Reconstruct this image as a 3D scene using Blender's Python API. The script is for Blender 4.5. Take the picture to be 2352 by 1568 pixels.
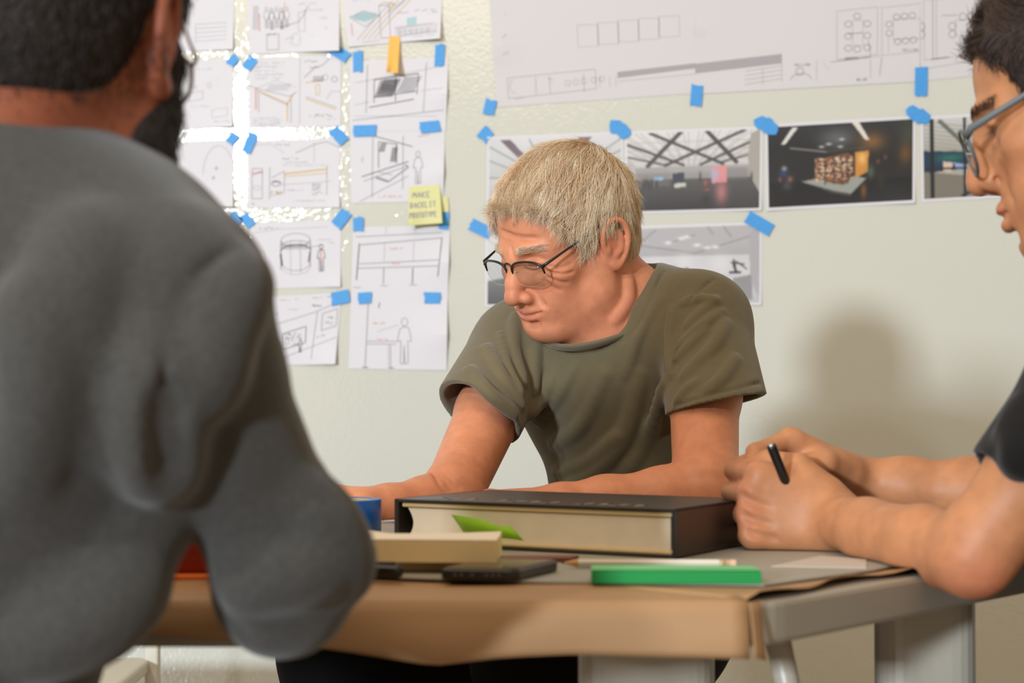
import bpy, math, random
import numpy as np
from mathutils import Vector, Matrix
R = math.radians
rng = np.random.default_rng(7)
random.seed(7)
for o in list(bpy.data.objects):
    bpy.data.objects.remove(o)
SC = bpy.context.scene
COL = SC.collection

# ------------------------------------------------------------------ camera
FPX = 4000.0
PITCH = math.atan(116 / FPX)
CAMZ = 0.893
cam_data = bpy.data.cameras.new('camera')
cam = bpy.data.objects.new('camera', cam_data)
COL.objects.link(cam)
cam.location = (0, 0, CAMZ)
cam.rotation_euler = (math.pi / 2 + PITCH, 0, 0)
cam_data.sensor_width = 36.0
cam_data.lens = FPX / 2352 * 36.0
cam_data.clip_start = 0.05
cam_data.dof.use_dof = True
cam_data.dof.focus_distance = 2.12
cam_data.dof.aperture_fstop = 6.3
SC.camera = cam

# ------------------------------------------------------------------ light
SC.view_settings.view_transform = 'Standard'
SC.view_settings.look = 'None'
SC.view_settings.gamma = 1.0
SC.view_settings.use_curve_mapping = False
SC.view_settings.exposure = 0.42
world = bpy.data.worlds.new('room_light')
SC.world = world
world.use_nodes = True
world.node_tree.nodes['Background'].inputs[0].default_value = (1.0, 0.82, 0.60, 1)
world.node_tree.nodes['Background'].inputs[1].default_value = 0.30

def area_light(name, loc, target, sx, sy, power, color):
    d = bpy.data.lights.new(name, 'AREA')
    d.shape = 'RECTANGLE'; d.size = sx; d.size_y = sy
    d.energy = power; d.color = color
    o = bpy.data.objects.new(name, d); COL.objects.link(o)
    o.location = loc
    o.rotation_euler = (Vector(target) - Vector(loc)).to_track_quat('-Z', 'Y').to_euler()
    return o
area_light('softbox_daylight', (-4.98, -7.90, 2.46), (0.1, 2.6, 1.02), 0.70, 0.70, 760, (0.76, 0.88, 1.0))
area_light('wall_glitter_light', (-1.09, 0.0, 1.89), (-0.2, 3.0, 1.25), 0.10, 0.10, 11, (0.9, 0.96, 1.0))  # added small lamp, no desk fixture: its reflection makes the wall paint glitter
area_light('ceiling_bounce', (-0.3, 1.2, 2.55), (0.1, 1.9, 0.8), 2.2, 1.6, 14, (1.0, 0.82, 0.60))

# ------------------------------------------------------------------ helpers
cp, sp = math.cos(PITCH), math.sin(PITCH)
def W(px, py, D):
    """a point at distance D from the camera plane, named by its place in the photograph"""
    a = (px - 1176) / FPX; b = (784 - py) / FPX
    d = np.array([a, cp - b * sp, sp + b * cp])
    d = d / d[1]
    return np.array([0, 0, CAMZ]) + d * D

def lin(c):
    c = [v / 255.0 for v in c]
    return tuple([(v / 12.92 if v <= 0.04045 else ((v + 0.055) / 1.055) ** 2.4) for v in c])

MATS = {}
def mat(name, rgb, rough=0.6, spec=0.5, metal=0.0, bump=None, noise=None, sss=0.0, attr=None, sheen=0.0, coat=0.0, trans=0.0):
    if name in MATS: return MATS[name]
    m = bpy.data.materials.new(name); m.use_nodes = True
    nt = m.node_tree; b = nt.nodes['Principled BSDF']
    col = lin(rgb) + (1,)
    b.inputs['Base Color'].default_value = col
    b.inputs['Roughness'].default_value = rough
    b.inputs['Specular IOR Level'].default_value = spec
    b.inputs['Metallic'].default_value = metal
    if sheen:
        b.inputs['Sheen Weight'].default_value = sheen
    if coat: b.inputs['Coat Weight'].default_value = coat
    if trans: b.inputs['Transmission Weight'].default_value = trans
    if sss:
        b.inputs['Subsurface Weight'].default_value = sss
        b.inputs['Subsurface Radius'].default_value = (1.0, 0.35, 0.2)
        b.inputs['Subsurface Scale'].default_value = 0.006
    tc = nt.nodes.new('ShaderNodeTexCoord')
    src = None
    if attr:
        a = nt.nodes.new('ShaderNodeAttribute'); a.attribute_name = attr
        src = a.outputs['Color']
    if noise:                                   # (scale, amount[, detail])
        n = nt.nodes.new('ShaderNodeTexNoise'); n.inputs['Scale'].default_value = noise[0]
        n.inputs['Detail'].default_value = noise[2] if len(noise) > 2 else 4
        nt.links.new(tc.outputs['Object'], n.inputs['Vector'])
        mr = nt.nodes.new('ShaderNodeMapRange')
        mr.inputs['From Min'].default_value = 0.3; mr.inputs['From Max'].default_value = 0.7
        mr.inputs['To Min'].default_value = 1 - noise[1]; mr.inputs['To Max'].default_value = 1 + noise[1]
        nt.links.new(n.outputs['Fac'], mr.inputs['Value'])
        vm = nt.nodes.new('ShaderNodeVectorMath'); vm.operation = 'SCALE'
        if src is not None: nt.links.new(src, vm.inputs[0])
        else: vm.inputs[0].default_value = col[:3]
        nt.links.new(mr.outputs['Result'], vm.inputs['Scale'])
        src = vm.outputs['Vector']
    if src is not None: nt.links.new(src, b.inputs['Base Color'])
    if bump:                                    # list of (scale, strength, distance)
        prev = None
        for (s, st, di) in bump:
            n = nt.nodes.new('ShaderNodeTexNoise'); n.inputs['Scale'].default_value = s
            n.inputs['Detail'].default_value = 3
            nt.links.new(tc.outputs['Object'], n.inputs['Vector'])
            bp = nt.nodes.new('ShaderNodeBump'); bp.inputs['Strength'].default_value = st
            bp.inputs['Distance'].default_value = di
            nt.links.new(n.outputs['Fac'], bp.inputs['Height'])
            if prev: nt.links.new(prev.outputs['Normal'], bp.inputs['Normal'])
            prev = bp
        nt.links.new(prev.outputs['Normal'], b.inputs['Normal'])
    MATS[name] = m
    return m

def tag(o, label=None, cat=None, group=None, kind=None):
    if label: o['label'] = label
    if cat: o['category'] = cat
    if group: o['group'] = group
    if kind: o['kind'] = kind
    return o

def empty(name, loc, label=None, cat=None, group=None):
    o = bpy.data.objects.new(name, None); COL.objects.link(o)
    o.empty_display_size = 0.02
    o.location = [float(v) for v in loc]
    tag(o, label, cat, group)
    return o

def mesh_obj(name, verts, faces, mats, parent=None, fmat=None, smooth=False, colors=None):
    """verts in world space; a child is stored relative to its parent's location"""
    verts = np.asarray(verts, dtype=np.float32).reshape(-1, 3)
    off = np.zeros(3, np.float32)
    if parent is not None:
        q = parent
        while q is not None:
            off = off + np.array(q.location, dtype=np.float32); q = q.parent
    me = bpy.data.meshes.new(name)
    if isinstance(faces, np.ndarray):
        n, kk = faces.shape
        me.vertices.add(len(verts)); me.vertices.foreach_set('co', (verts - off).ravel())
        me.loops.add(n * kk); me.loops.foreach_set('vertex_index', faces.astype(np.int32).ravel())
        me.polygons.add(n)
        me.polygons.foreach_set('loop_start', np.arange(0, n * kk, kk, dtype=np.int32))
        me.update(calc_edges=True)
    else:
        me.from_pydata((verts - off).tolist(), [], [list(map(int, f)) for f in faces])
    if not isinstance(mats, (list, tuple)): mats = [mats]
    for m in mats: me.materials.append(m)
    if fmat is not None: me.polygons.foreach_set('material_index', np.asarray(fmat, dtype=np.int32))
    if smooth: me.polygons.foreach_set('use_smooth', np.ones(len(me.polygons), dtype=bool))
    if colors is not None:
        ca = me.color_attributes.new('Col', 'FLOAT_COLOR', 'POINT')
        c4 = np.ones((len(verts), 4), np.float32); c4[:, :3] = colors
        ca.data.foreach_set('color', c4.ravel())
    me.validate()
    me.update()
    o = bpy.data.objects.new(name, me); COL.objects.link(o)
    if parent is not None: o.parent = parent
    return o

class MB:
    """collects boxes, tubes, prisms into one mesh"""
    def __init__(s): s.v = []; s.f = []; s.m = []
    def add(s, v, f, m=0):
        b = len(s.v); s.v += [list(map(float, p)) for p in v]
        s.f += [[b + i for i in q] for q in f]; s.m += [m] * len(f)
    def box(s, o, ax, ay, az, m=0):
        o, ax, ay, az = map(np.array, (o, ax, ay, az))
        v = [o + i * ax + j * ay + k * az for k in (0, 1) for j in (0, 1) for i in (0, 1)]
        s.add(v, [(0, 2, 3, 1), (4, 5, 7, 6), (0, 1, 5, 4), (2, 6, 7, 3), (0, 4, 6, 2), (1, 3, 7, 5)], m)
    def prism(s, poly, z0, z1, m=0):
        n = len(poly)
        v = [(p[0], p[1], z0) for p in poly] + [(p[0], p[1], z1) for p in poly]
        f = [list(range(n))[::-1], list(range(n, 2 * n))] + [(i, (i + 1) % n, n + (i + 1) % n, n + i) for i in range(n)]
        s.add(v, f, m)
    def tube(s, pts, r, seg=10, m=0, caps=True, flat=1.0):
        pts = [np.array(p, float) for p in pts]; n = len(pts)
        rr = r if hasattr(r, '__len__') else [r] * n
        up = np.array([0.13, 0.27, 0.95]); rings = []
        for i, p in enumerate(pts):
            t = pts[min(i + 1, n - 1)] - pts[max(i - 1, 0)]; t /= np.linalg.norm(t) + 1e-12
            a = np.cross(t, up)
            if np.linalg.norm(a) < .1: a = np.cross(t, np.array([1., 0, 0]))
            a /= np.linalg.norm(a); b = np.cross(a, t); b /= np.linalg.norm(b)
            rings.append([p + rr[i] * (math.cos(2 * math.pi * k / seg) * a + flat * math.sin(2 * math.pi * k / seg) * b) for k in range(seg)])
        v = [q for rg in rings for q in rg]; f = []
        for i in range(n - 1):
            for k in range(seg):
                f.append((i * seg + k, i * seg + (k + 1) % seg, (i + 1) * seg + (k + 1) % seg, (i + 1) * seg + k))
        if caps: f += [list(range(seg))[::-1], list(range((n - 1) * seg, n * seg))]
        s.add(v, f, m)
    def build(s, name, mats, parent=None, bevel=0, smooth=False, segs=2):
        o = mesh_obj(name, s.v, s.f, mats, parent, s.m, smooth)
        if bevel:
            b = o.modifiers.new('bevel', 'BEVEL'); b.width = bevel; b.segments = segs; b.limit_method = 'ANGLE'
            b.angle_limit = R(40)
        return o

def catmull(pts, n=8):
    P = [np.array(p, float) for p in pts]; P = [2 * P[0] - P[1]] + P + [2 * P[-1] - P[-2]]
    out = []
    for i in range(1, len(P) - 2):
        for k in range(n):
            t = k / n
            out.append(.5 * ((2 * P[i]) + (P[i + 1] - P[i - 1]) * t + (2 * P[i - 1] - 5 * P[i] + 4 * P[i + 1] - P[i + 2]) * t * t + (3 * P[i] - P[i - 1] - 3 * P[i + 1] + P[i + 2]) * t ** 3))
    out.append(P[-2]); return out

# ------------------------------------------------------------------ volume modelling (smooth unions on a grid, then a surface-net mesh)
def axis(lo, hi, step, fine=()):
    xs = [lo]
    while xs[-1] < hi:
        st = step
        for (a, b, s) in fine:
            if a <= xs[-1] <= b: st = min(st, s)
        xs.append(xs[-1] + st)
    return np.array(xs, dtype=np.float32)

class Vol:
    def __init__(s, xs, ys, zs):
        s.a = (xs, ys, zs); s.D = np.full((len(xs), len(ys), len(zs)), 0.5, np.float32)
    def apply(s, fn, lo, hi, k=0.01, op='u', pad=0.012):
        sl = []
        for i in range(3):
            i0 = np.searchsorted(s.a[i], lo[i] - k - pad); i1 = np.searchsorted(s.a[i], hi[i] + k + pad)
            if i1 <= i0: return
            sl.append(slice(i0, i1))
        X, Y, Z = np.meshgrid(s.a[0][sl[0]], s.a[1][sl[1]], s.a[2][sl[2]], indexing='ij', sparse=True)
        d = fn(X, Y, Z).astype(np.float32); A = s.D[tuple(sl)]
        k = max(k, 1e-5)
        if op == 'u':
            h = np.maximum(k - np.abs(A - d), 0) / k
            s.D[tuple(sl)] = np.minimum(A, d) - h * h * k * .25
        else:
            d = -d
            h = np.maximum(k - np.abs(A - d), 0) / k
            s.D[tuple(sl)] = np.maximum(A, d) + h * h * k * .25
    def cone(s, a, b, r1, r2=None, k=0.01, op='u', cut=None):
        """round tapered limb; cut = (point, normal): nothing beyond that plane"""
        r2 = r1 if r2 is None else r2
        a = np.array(a, float); b = np.array(b, float); ab = b - a; L = max(ab @ ab, 1e-12)
        def fn(X, Y, Z):
            x, y, z = X - a[0], Y - a[1], Z - a[2]
            t = np.clip((x * ab[0] + y * ab[1] + z * ab[2]) / L, 0, 1)
            d = np.sqrt((x - t * ab[0]) ** 2 + (y - t * ab[1]) ** 2 + (z - t * ab[2]) ** 2) - (r1 + (r2 - r1) * t)
            if cut is not None:
                c, n = cut
                d = np.maximum(d, (X - c[0]) * n[0] + (Y - c[1]) * n[1] + (Z - c[2]) * n[2])
            return d
        r = max(r1, r2)
        s.apply(fn, np.minimum(a, b) - r, np.maximum(a, b) + r, k, op)
    def chain(s, pts, rs, k=0.01, op='u'):
        if not hasattr(rs, '__len__'): rs = [rs] * len(pts)
        for i in range(len(pts) - 1): s.cone(pts[i], pts[i + 1], rs[i], rs[i + 1], k, op)
    def ell(s, c, r, A=np.eye(3), k=0.01, op='u', cut=None):
        """ellipsoid, rows of A are its axes in world space"""
        c = np.array(c, float); r = np.array(r, float); A = np.array(A, float)
        def fn(X, Y, Z):
            x, y, z = X - c[0], Y - c[1], Z - c[2]
            q = [(A[i][0] * x + A[i][1] * y + A[i][2] * z) for i in range(3)]
            k0 = np.sqrt(sum((q[i] / r[i]) ** 2 for i in range(3))); k1 = np.sqrt(sum((q[i] / r[i] ** 2) ** 2 for i in range(3))) + 1e-9
            d = k0 * (k0 - 1) / k1
            if cut is not None: d = np.maximum(d, cut(X, Y, Z))
            return d
        e = np.sqrt(((A * r[:, None]) ** 2).sum(0))
        s.apply(fn, c - e, c + e, k, op)
    def sample(s, P):
        idx = []; ok = np.ones(len(P), bool)
        for i in range(3):
            j = np.searchsorted(s.a[i], P[:, i]); ok &= (j > 0) & (j < len(s.a[i])); idx.append(np.clip(j, 1, len(s.a[i]) - 1))
        f = [(P[:, i] - s.a[i][idx[i] - 1]) / (s.a[i][idx[i]] - s.a[i][idx[i] - 1]) for i in range(3)]
        v = 0
        for c in range(8):
            w = 1; ii = []
            for i in range(3):
                if c >> i & 1: w = w * f[i]; ii.append(idx[i])
                else: w = w * (1 - f[i]); ii.append(idx[i] - 1)
            v = v + w * s.D[ii[0], ii[1], ii[2]]
        return np.where(ok, v, 0.5)
    def hit(s, px, py, near=0.6, far=3.2):
        d = W(px, py, 1.0) - np.array([0, 0, CAMZ])
        t = np.arange(near, far, 0.0008); P = np.array([0, 0, CAMZ]) + t[:, None] * d
        v = s.sample(P); j = np.nonzero(v < 0)[0]
        return None if len(j) == 0 else P[j[0]]
    def crease(s, px, w=0.004, h=0.0015, k=0.004, up=True, taper=True):
        """a fold (up) or a groove (not up) along the surface where it passes these places"""
        pts = [s.hit(*p) for p in px]; pts = [p for p in pts if p is not None]
        if len(pts) < 2: return
        pts = catmull(pts, 6); n = len(pts); v = W(px[0][0], px[0][1], 1.0) - np.array([0, 0, CAMZ]); v /= np.linalg.norm(v)
        q = []; rs = []
        for i, p in enumerate(pts):
            t = math.sin(math.pi * min(max(i / (n - 1), .04), .96)) ** .5 if taper else 1.0
            rs.append(w); q.append(p + v * ((w - h * t) if up else -(w - h * t)))
        s.chain(q, rs, k, 'u' if up else 's')
    def rest(s, poly, z):
        """flatten what would sink into a table top: nothing below z above this outline"""
        X, Y = np.meshgrid(s.a[0], s.a[1], indexing='ij'); ok = np.ones(X.shape, bool)
        for i in range(len(poly)):
            a, b = poly[i], poly[(i + 1) % len(poly)]
            ok &= ((b[0] - a[0]) * (Y - a[1]) - (b[1] - a[1]) * (X - a[0])) > 0
        k = np.nonzero((s.a[2] < z + .012) & (s.a[2] > z - .10))[0]
        sub = s.D[:, :, k]; cut = np.where(ok[:, :, None], (z - s.a[2][k])[None, None, :], -9)
        s.D[:, :, k] = np.maximum(sub, cut)
    def mesh(s):
        D = s.D
        D[0] = D[-1] = .5; D[:, 0] = D[:, -1] = .5; D[:, :, 0] = D[:, :, -1] = .5
        S = D < 0; nx, ny, nz = D.shape
        cnt = np.zeros((nx - 1, ny - 1, nz - 1), np.int8)
        for i in (0, 1):
            for j in (0, 1):
                for k in (0, 1): cnt += S[i:nx - 1 + i, j:ny - 1 + j, k:nz - 1 + k]
        I, J, K = np.nonzero((cnt > 0) & (cnt < 8))
        vid = np.full(cnt.shape, -1, np.int32); vid[I, J, K] = np.arange(len(I))
        ax, ay, az = s.a; acc = np.zeros((len(I), 3)); w = np.zeros(len(I))
        C = [(i, j, k) for i in (0, 1) for j in (0, 1) for k in (0, 1)]
        val = {c: D[I + c[0], J + c[1], K + c[2]] for c in C}
        pos = {c: np.stack([ax[I + c[0]], ay[J + c[1]], az[K + c[2]]], 1) for c in C}
        for c in C:
            for a in range(3):
                if c[a] == 0:
                    e = list(c); e[a] = 1; e = tuple(e)
                    v0, v1 = val[c], val[e]; m = (v0 < 0) != (v1 < 0)
                    t = np.where(m, v0 / np.where(m, v0 - v1, 1), 0)[:, None]
                    acc += np.where(m[:, None], pos[c] + t * (pos[e] - pos[c]), 0); w += m
        verts = acc / w[:, None]
        faces = []
        for a in range(3):
            sl0 = [slice(None)] * 3; sl1 = [slice(None)] * 3
            sl0[a] = slice(0, -1); sl1[a] = slice(1, None)
            A, B = S[tuple(sl0)], S[tuple(sl1)]
            E = np.stack(np.nonzero(A != B), 1); inside = A[E[:, 0], E[:, 1], E[:, 2]]
            b, c = (a + 1) % 3, (a + 2) % 3
            q = []
            for (db, dc) in ((-1, -1), (0, -1), (0, 0), (-1, 0)):
                Q = E.copy(); Q[:, b] += db; Q[:, c] += dc; q.append(vid[Q[:, 0], Q[:, 1], Q[:, 2]])
            q = np.stack(q, 1); q = np.where(inside[:, None], q, q[:, ::-1]); faces.append(q)
        faces = np.concatenate(faces); faces = faces[(faces >= 0).all(1)]
        # two gentle smoothing passes
        for _ in range(2):
            acc = np.zeros_like(verts); c = np.zeros(len(verts))
            for i in range(4):
                np.add.at(acc, faces[:, i], verts[faces[:, (i + 1) % 4]]); np.add.at(c, faces[:, i], 1)
            verts = verts * .6 + .4 * acc / np.maximum(c, 1)[:, None]
        return verts, faces

def normals(v, f):
    n = np.cross(v[f[:, 2]] - v[f[:, 0]], v[f[:, 3]] - v[f[:, 1]]); out = np.zeros_like(v)
    for i in range(4): np.add.at(out, f[:, i], n)
    return out / (np.linalg.norm(out, axis=1, keepdims=True) + 1e-12)

class Frame:
    """local frame: X to the figure's left, Y forward, Z up"""
    def __init__(s, o, fwd, roll=0.0, scale=1.0):
        f = np.array(fwd, float); f /= np.linalg.norm(f)
        l = np.cross([0, 0, 1.], f); l /= np.linalg.norm(l); u = np.cross(f, l)
        c, sn = math.cos(roll), math.sin(roll)
        s.o = np.array(o, float); s.A = np.array([l * c - u * sn, f, u * c + l * sn]); s.s = scale
    def __call__(s, x, y, z): return s.o + s.s * (x * s.A[0] + y * s.A[1] + z * s.A[2])
    def loc(s, P): return ((P - s.o) @ s.A.T) / s.s
    def rot(s, ax, ang):
        """axes turned by ang around local axis ax (rows)"""
        c, n = math.cos(ang), math.sin(ang)
        M = {0: [[1, 0, 0], [0, c, n], [0, -n, c]], 1: [[c, 0, -n], [0, 1, 0], [n, 0, c]], 2: [[c, n, 0], [-n, c, 0], [0, 0, 1]]}[ax]
        return np.array(M) @ s.A

def strands(name, roots, dirs, nrm, lens, rad, m, parent, segs=5, droop=0.0, lift=0.3, curl=0.15, colors=None, surf=None, keep=0.0015):
    """hair: each strand a thin three-sided tapering tube that bends with its growth direction"""
    n = len(roots); pts = np.zeros((n, segs + 1, 3)); pts[:, 0] = roots
    d = dirs + nrm * lift; d /= np.linalg.norm(d, axis=1, keepdims=True)
    jit = rng.normal(0, 1, (n, 3)) * curl
    for k in range(segs):
        d = d + jit * (k / segs) + np.array([0, 0, -droop]) - nrm * (lift / segs * 1.1)
        d /= np.linalg.norm(d, axis=1, keepdims=True)
        p = pts[:, k] + d * (lens / segs)[:, None]
        if surf is not None: p = surf(p, keep * (0.4 + 0.8 * (k + 1)))
        pts[:, k + 1] = p
    t = pts[:, -1] - pts[:, 0]; a = np.cross(t, nrm + 1e-4); a /= np.linalg.norm(a, axis=1, keepdims=True) + 1e-9
    b = nrm
    V = np.zeros((n, segs + 1, 3, 3))
    for k in range(segs + 1):
        r = rad * (1 - .8 * (k / segs) ** 2)
        for j in range(3):
            an = 2 * math.pi * j / 3
            V[:, k, j] = pts[:, k] + r * (math.cos(an) * a + math.sin(an) * b)
    base = (np.arange(n) * (segs + 1) * 3)[:, None, None]
    k = np.arange(segs)[None, :, None]; j = np.arange(3)[None, None, :]; j2 = (j + 1) % 3
    F = np.stack([base + k * 3 + j, base + k * 3 + j2, base + (k + 1) * 3 + j2, base + (k + 1) * 3 + j], -1).reshape(-1, 4)
    cc = None if colors is None else np.repeat(colors, (segs + 1) * 3, axis=0)
    return mesh_obj(name, V.reshape(-1, 3), F, m, parent, smooth=True, colors=cc)
# ------------------------------------------------------------------ room
WALLY = 3.5
def wall_material():
    m = bpy.data.materials.new('glossy_textured_wall_paint'); m.use_nodes = True
    nt = m.node_tree; b = nt.nodes['Principled BSDF']
    b.inputs['Base Color'].default_value = lin((220, 219, 207)) + (1,)
    b.inputs['Roughness'].default_value = 0.07
    b.inputs['Specular IOR Level'].default_value = 0.75
    b.inputs['Coat Weight'].default_value = 1.0; b.inputs['Coat Roughness'].default_value = .06; b.inputs['Coat IOR'].default_value = 1.7
    tc = nt.nodes.new('ShaderNodeTexCoord')
    v = nt.nodes.new('ShaderNodeTexNoise'); v.inputs['Scale'].default_value = 165; v.inputs['Detail'].default_value = 1.5
    nt.links.new(tc.outputs['Object'], v.inputs['Vector'])
    bp = nt.nodes.new('ShaderNodeBump'); bp.inputs['Strength'].default_value = 1.0; bp.inputs['Distance'].default_value = 0.00050
    nt.links.new(v.outputs['Fac'], bp.inputs['Height'])
    nt.links.new(bp.outputs['Normal'], b.inputs['Normal']); nt.links.new(bp.outputs['Normal'], b.inputs['Coat Normal'])
    return m
wm = wall_material()
mb = MB(); mb.box((-3.2, WALLY, 0), (6.2, 0, 0), (0, .12, 0), (0, 0, 2.9)); tag(mb.build('wall_back', wm), kind='structure')
mb = MB(); mb.box((3.0, -0.2, 0), (.12, 0, 0), (0, 3.8, 0), (0, 0, 2.9)); tag(mb.build('wall_right', mat('wall_plain', (208, 200, 178), .7)), kind='structure')
mb = MB(); mb.box((-3.2, -1.4, -.06), (6.3, 0, 0), (0, 5.0, 0), (0, 0, .06)); tag(mb.build('floor', mat('floor_boards', (150, 125, 98), .45, noise=(3, .1))), kind='structure')
mb = MB(); mb.box((-3.2, WALLY - .012, 0), (6.2, 0, 0), (0, .012, 0), (0, 0, .09)); tag(mb.build('baseboard_back', mat('baseboard_paint', (225, 222, 210), .5)), kind='structure')

# ------------------------------------------------------------------ sheets on the wall
def wallp(px, py, off=0.0): return W(px, py, WALLY - off)
INK = [mat('paper_white', (226, 222, 226), .75), mat('pencil_light', (194, 190, 194), .8), mat('pencil_mid', (164, 160, 164), .8),
       mat('pencil_dark', (116, 111, 116), .8), mat('marker_ochre', (222, 188, 120), .8), mat('marker_red', (226, 150, 130), .8),
       mat('marker_pale_blue', (176, 205, 210), .8), mat('print_grey', (172, 166, 168), .8), mat('print_line', (186, 182, 182), .8)]
def sheet_fn(q, base, curl):
    """q: four corners TL TR BR BL as photo places on the wall; returns uv -> point"""
    def fn(u, v, lift=0.0):
        P = [np.array(c, float) for c in q]
        p = (1 - v) * ((1 - u) * P[0] + u * P[1]) + v * ((1 - u) * P[3] + u * P[2])
        off = base + lift
        for (cu, cv, h, rad) in curl:
            d = math.hypot(u - cu, v - cv)
            if d < rad: off += h * (1 - d / rad) ** 2
        return wallp(p[0], p[1], off)
    return fn

class Sheet:
    def __init__(s, q, base=0.0012, curl=(), nu=14, nv=14, m=0):
        s.fn = sheet_fn(q, base, curl); s.mb = MB(); s.q = q
        v = [s.fn(i / nu, j / nv) for j in range(nv + 1) for i in range(nu + 1)]
        f = [(j * (nu + 1) + i, (j + 1) * (nu + 1) + i, (j + 1) * (nu + 1) + i + 1, j * (nu + 1) + i + 1) for j in range(nv) for i in range(nu)]
        s.mb.add(v, f, m)
        a, b = np.array(q[0], float), np.array(q[1], float); c = np.array(q[3], float)
        s.w = np.linalg.norm(b - a); s.h = np.linalg.norm(c - a)
    def line(s, pts, m=2, w=1.0):
        """w: line weight in photo-sized units (about 0.9 mm)"""
        for (a, b) in zip(pts[:-1], pts[1:]):
            L = math.hypot((b[0] - a[0]) * s.w, (b[1] - a[1]) * s.h)
            if L < .5: continue
            nx, ny = -(b[1] - a[1]) * s.h / L, (b[0] - a[0]) * s.w / L
            n = max(1, int(L / 22)); V = []
            for i in range(n + 1):
                t = i / n; u = a[0] + (b[0] - a[0]) * t; v = a[1] + (b[1] - a[1]) * t
                for sg in (-1, 1): V.append(s.fn(u + sg * nx * w / 2 / s.w, v + sg * ny * w / 2 / s.h, .0006))
            s.mb.add(V, [(2 * i, 2 * i + 1, 2 * i + 3, 2 * i + 2) for i in range(n)], m)
    def rect(s, u0, v0, u1, v1, m=2, w=1.0, sk=0.0):
        s.line([(u0, v0), (u1, v0 + sk), (u1, v1 + sk), (u0, v1), (u0, v0)], m, w)
    def fill(s, poly, m):
        s.mb.add([s.fn(u, v, .0004) for u, v in poly], [list(range(len(poly)))], m)
    def oval(s, cu, cv, ru, rv, m=2, w=1.0, a0=0, a1=360, n=14):
        s.line([(cu + ru * math.cos(R(a0 + (a1 - a0) * i / n)), cv + rv * math.sin(R(a0 + (a1 - a0) * i / n))) for i in range(n + 1)], m, w)
    def scribble(s, u, v, length, h=.02, m=1, w=1.2, seed=0):
        """a row of handwriting too small to read"""
        r = random.Random(int(u * 991 + v * 773) + seed); x = u; pts = []
        while x < u + length:
            pts.append((x, v + r.uniform(-h, h) * .5)); x += r.uniform(.006, .016)
            if r.random() < .14:
                s.line(pts, m, w); pts = []; x += .014
        s.line(pts, m, w)
    def hatch(s, u0, v0, u1, v1, n=12, m=2, w=1.6, slant=.05):
        for i in range(n):
            t = i / (n - 1); u = u0 + (u1 - u0) * t
            s.line([(u + slant, v0), (u - slant * .2, v1)], m, w)
    def person(s, u, v, h, m=2, w=1.2):
        k = h * s.h / s.w
        s.oval(u, v + h * .09, k * .07, h * .09, m, w, n=10)
        s.line([(u - k * .1, v + h * .24), (u - k * .15, v + h * .52), (u - k * .07, v + h * .5), (u - k * .07, v + h), (u, v + h), (u, v + h * .6), (u + k * .03, v + h), (u + k * .1, v + h * .98),
                (u + k * .08, v + h * .5), (u + k * .16, v + h * .5), (u + k * .1, v + h * .22), (u, v + h * .19), (u - k * .1, v + h * .24)], m, w)
    def word(s, txt, u, v, hu, hv, m=3, w=1.3, gap=1.35):
        for ch in txt:
            for st in GLYPH.get(ch, []):
                s.line([(u + x * hu, v + y * hv) for x, y in st], m, w)
            u += hu * gap
    def done(s, name, label, cat, group, mats=None):
        o = s.mb.build(name, mats or INK); tag(o, label, cat, group)
        return o
GLYPH = {'M': [[(0, 1), (.1, 0), (.5, .6), (.9, 0), (1, 1)]], 'A': [[(0, 1), (.5, 0), (1, 1)], [(.2, .62), (.8, .62)]], 'K': [[(0, 0), (0, 1)], [(.9, 0), (0, .55), (.9, 1)]],
         'E': [[(.9, 0), (0, 0), (0, 1), (.9, 1)], [(0, .5), (.7, .5)]], 'B': [[(0, 0), (0, 1), (.8, .85), (.8, .6), (0, .5), (.7, .4), (.7, .1), (0, 0)]],
         'C': [[(.9, .15), (.5, 0), (0, .4), (.1, .85), (.5, 1), (.9, .85)]], 'L': [[(0, 0), (0, 1), (.8, 1)]], 'I': [[(.5, 0), (.5, 1)], [(.2, 0), (.8, 0)], [(.2, 1), (.8, 1)]],
         'T': [[(.5, 0), (.5, 1)], [(0, 0), (1, 0)]], 'P': [[(0, 1), (0, 0), (.8, .1), (.8, .45), (0, .55)]], 'R': [[(0, 1), (0, 0), (.8, .1), (.8, .4), (0, .5), (.9, 1)]],
         'O': [[(.5, 0), (0, .35), (.1, .85), (.5, 1), (.95, .7), (.85, .15), (.5, 0)]], 'Y': [[(0, 0), (.5, .5), (1, 0)], [(.5, .5), (.5, 1)]], 'W': [[(0, 0), (.25, 1), (.5, .4), (.75, 1), (1, 0)]],
         'G': [[(.9, .15), (.5, 0), (0, .5), (.4, 1), (.9, .85), (.9, .5), (.5, .5)]], 'N': [[(0, 1), (0, 0), (.9, 1), (.9, 0)]], 'U': [[(0, 0), (0, .8), (.5, 1), (.9, .8), (.9, 0)]],
         'S': [[(.9, .1), (.4, 0), (.05, .25), (.8, .65), (.5, 1), (0, .9)]]}
SK = 'drawings taped up on the wall'
BRC = (1, 1, .018, .5)

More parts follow.
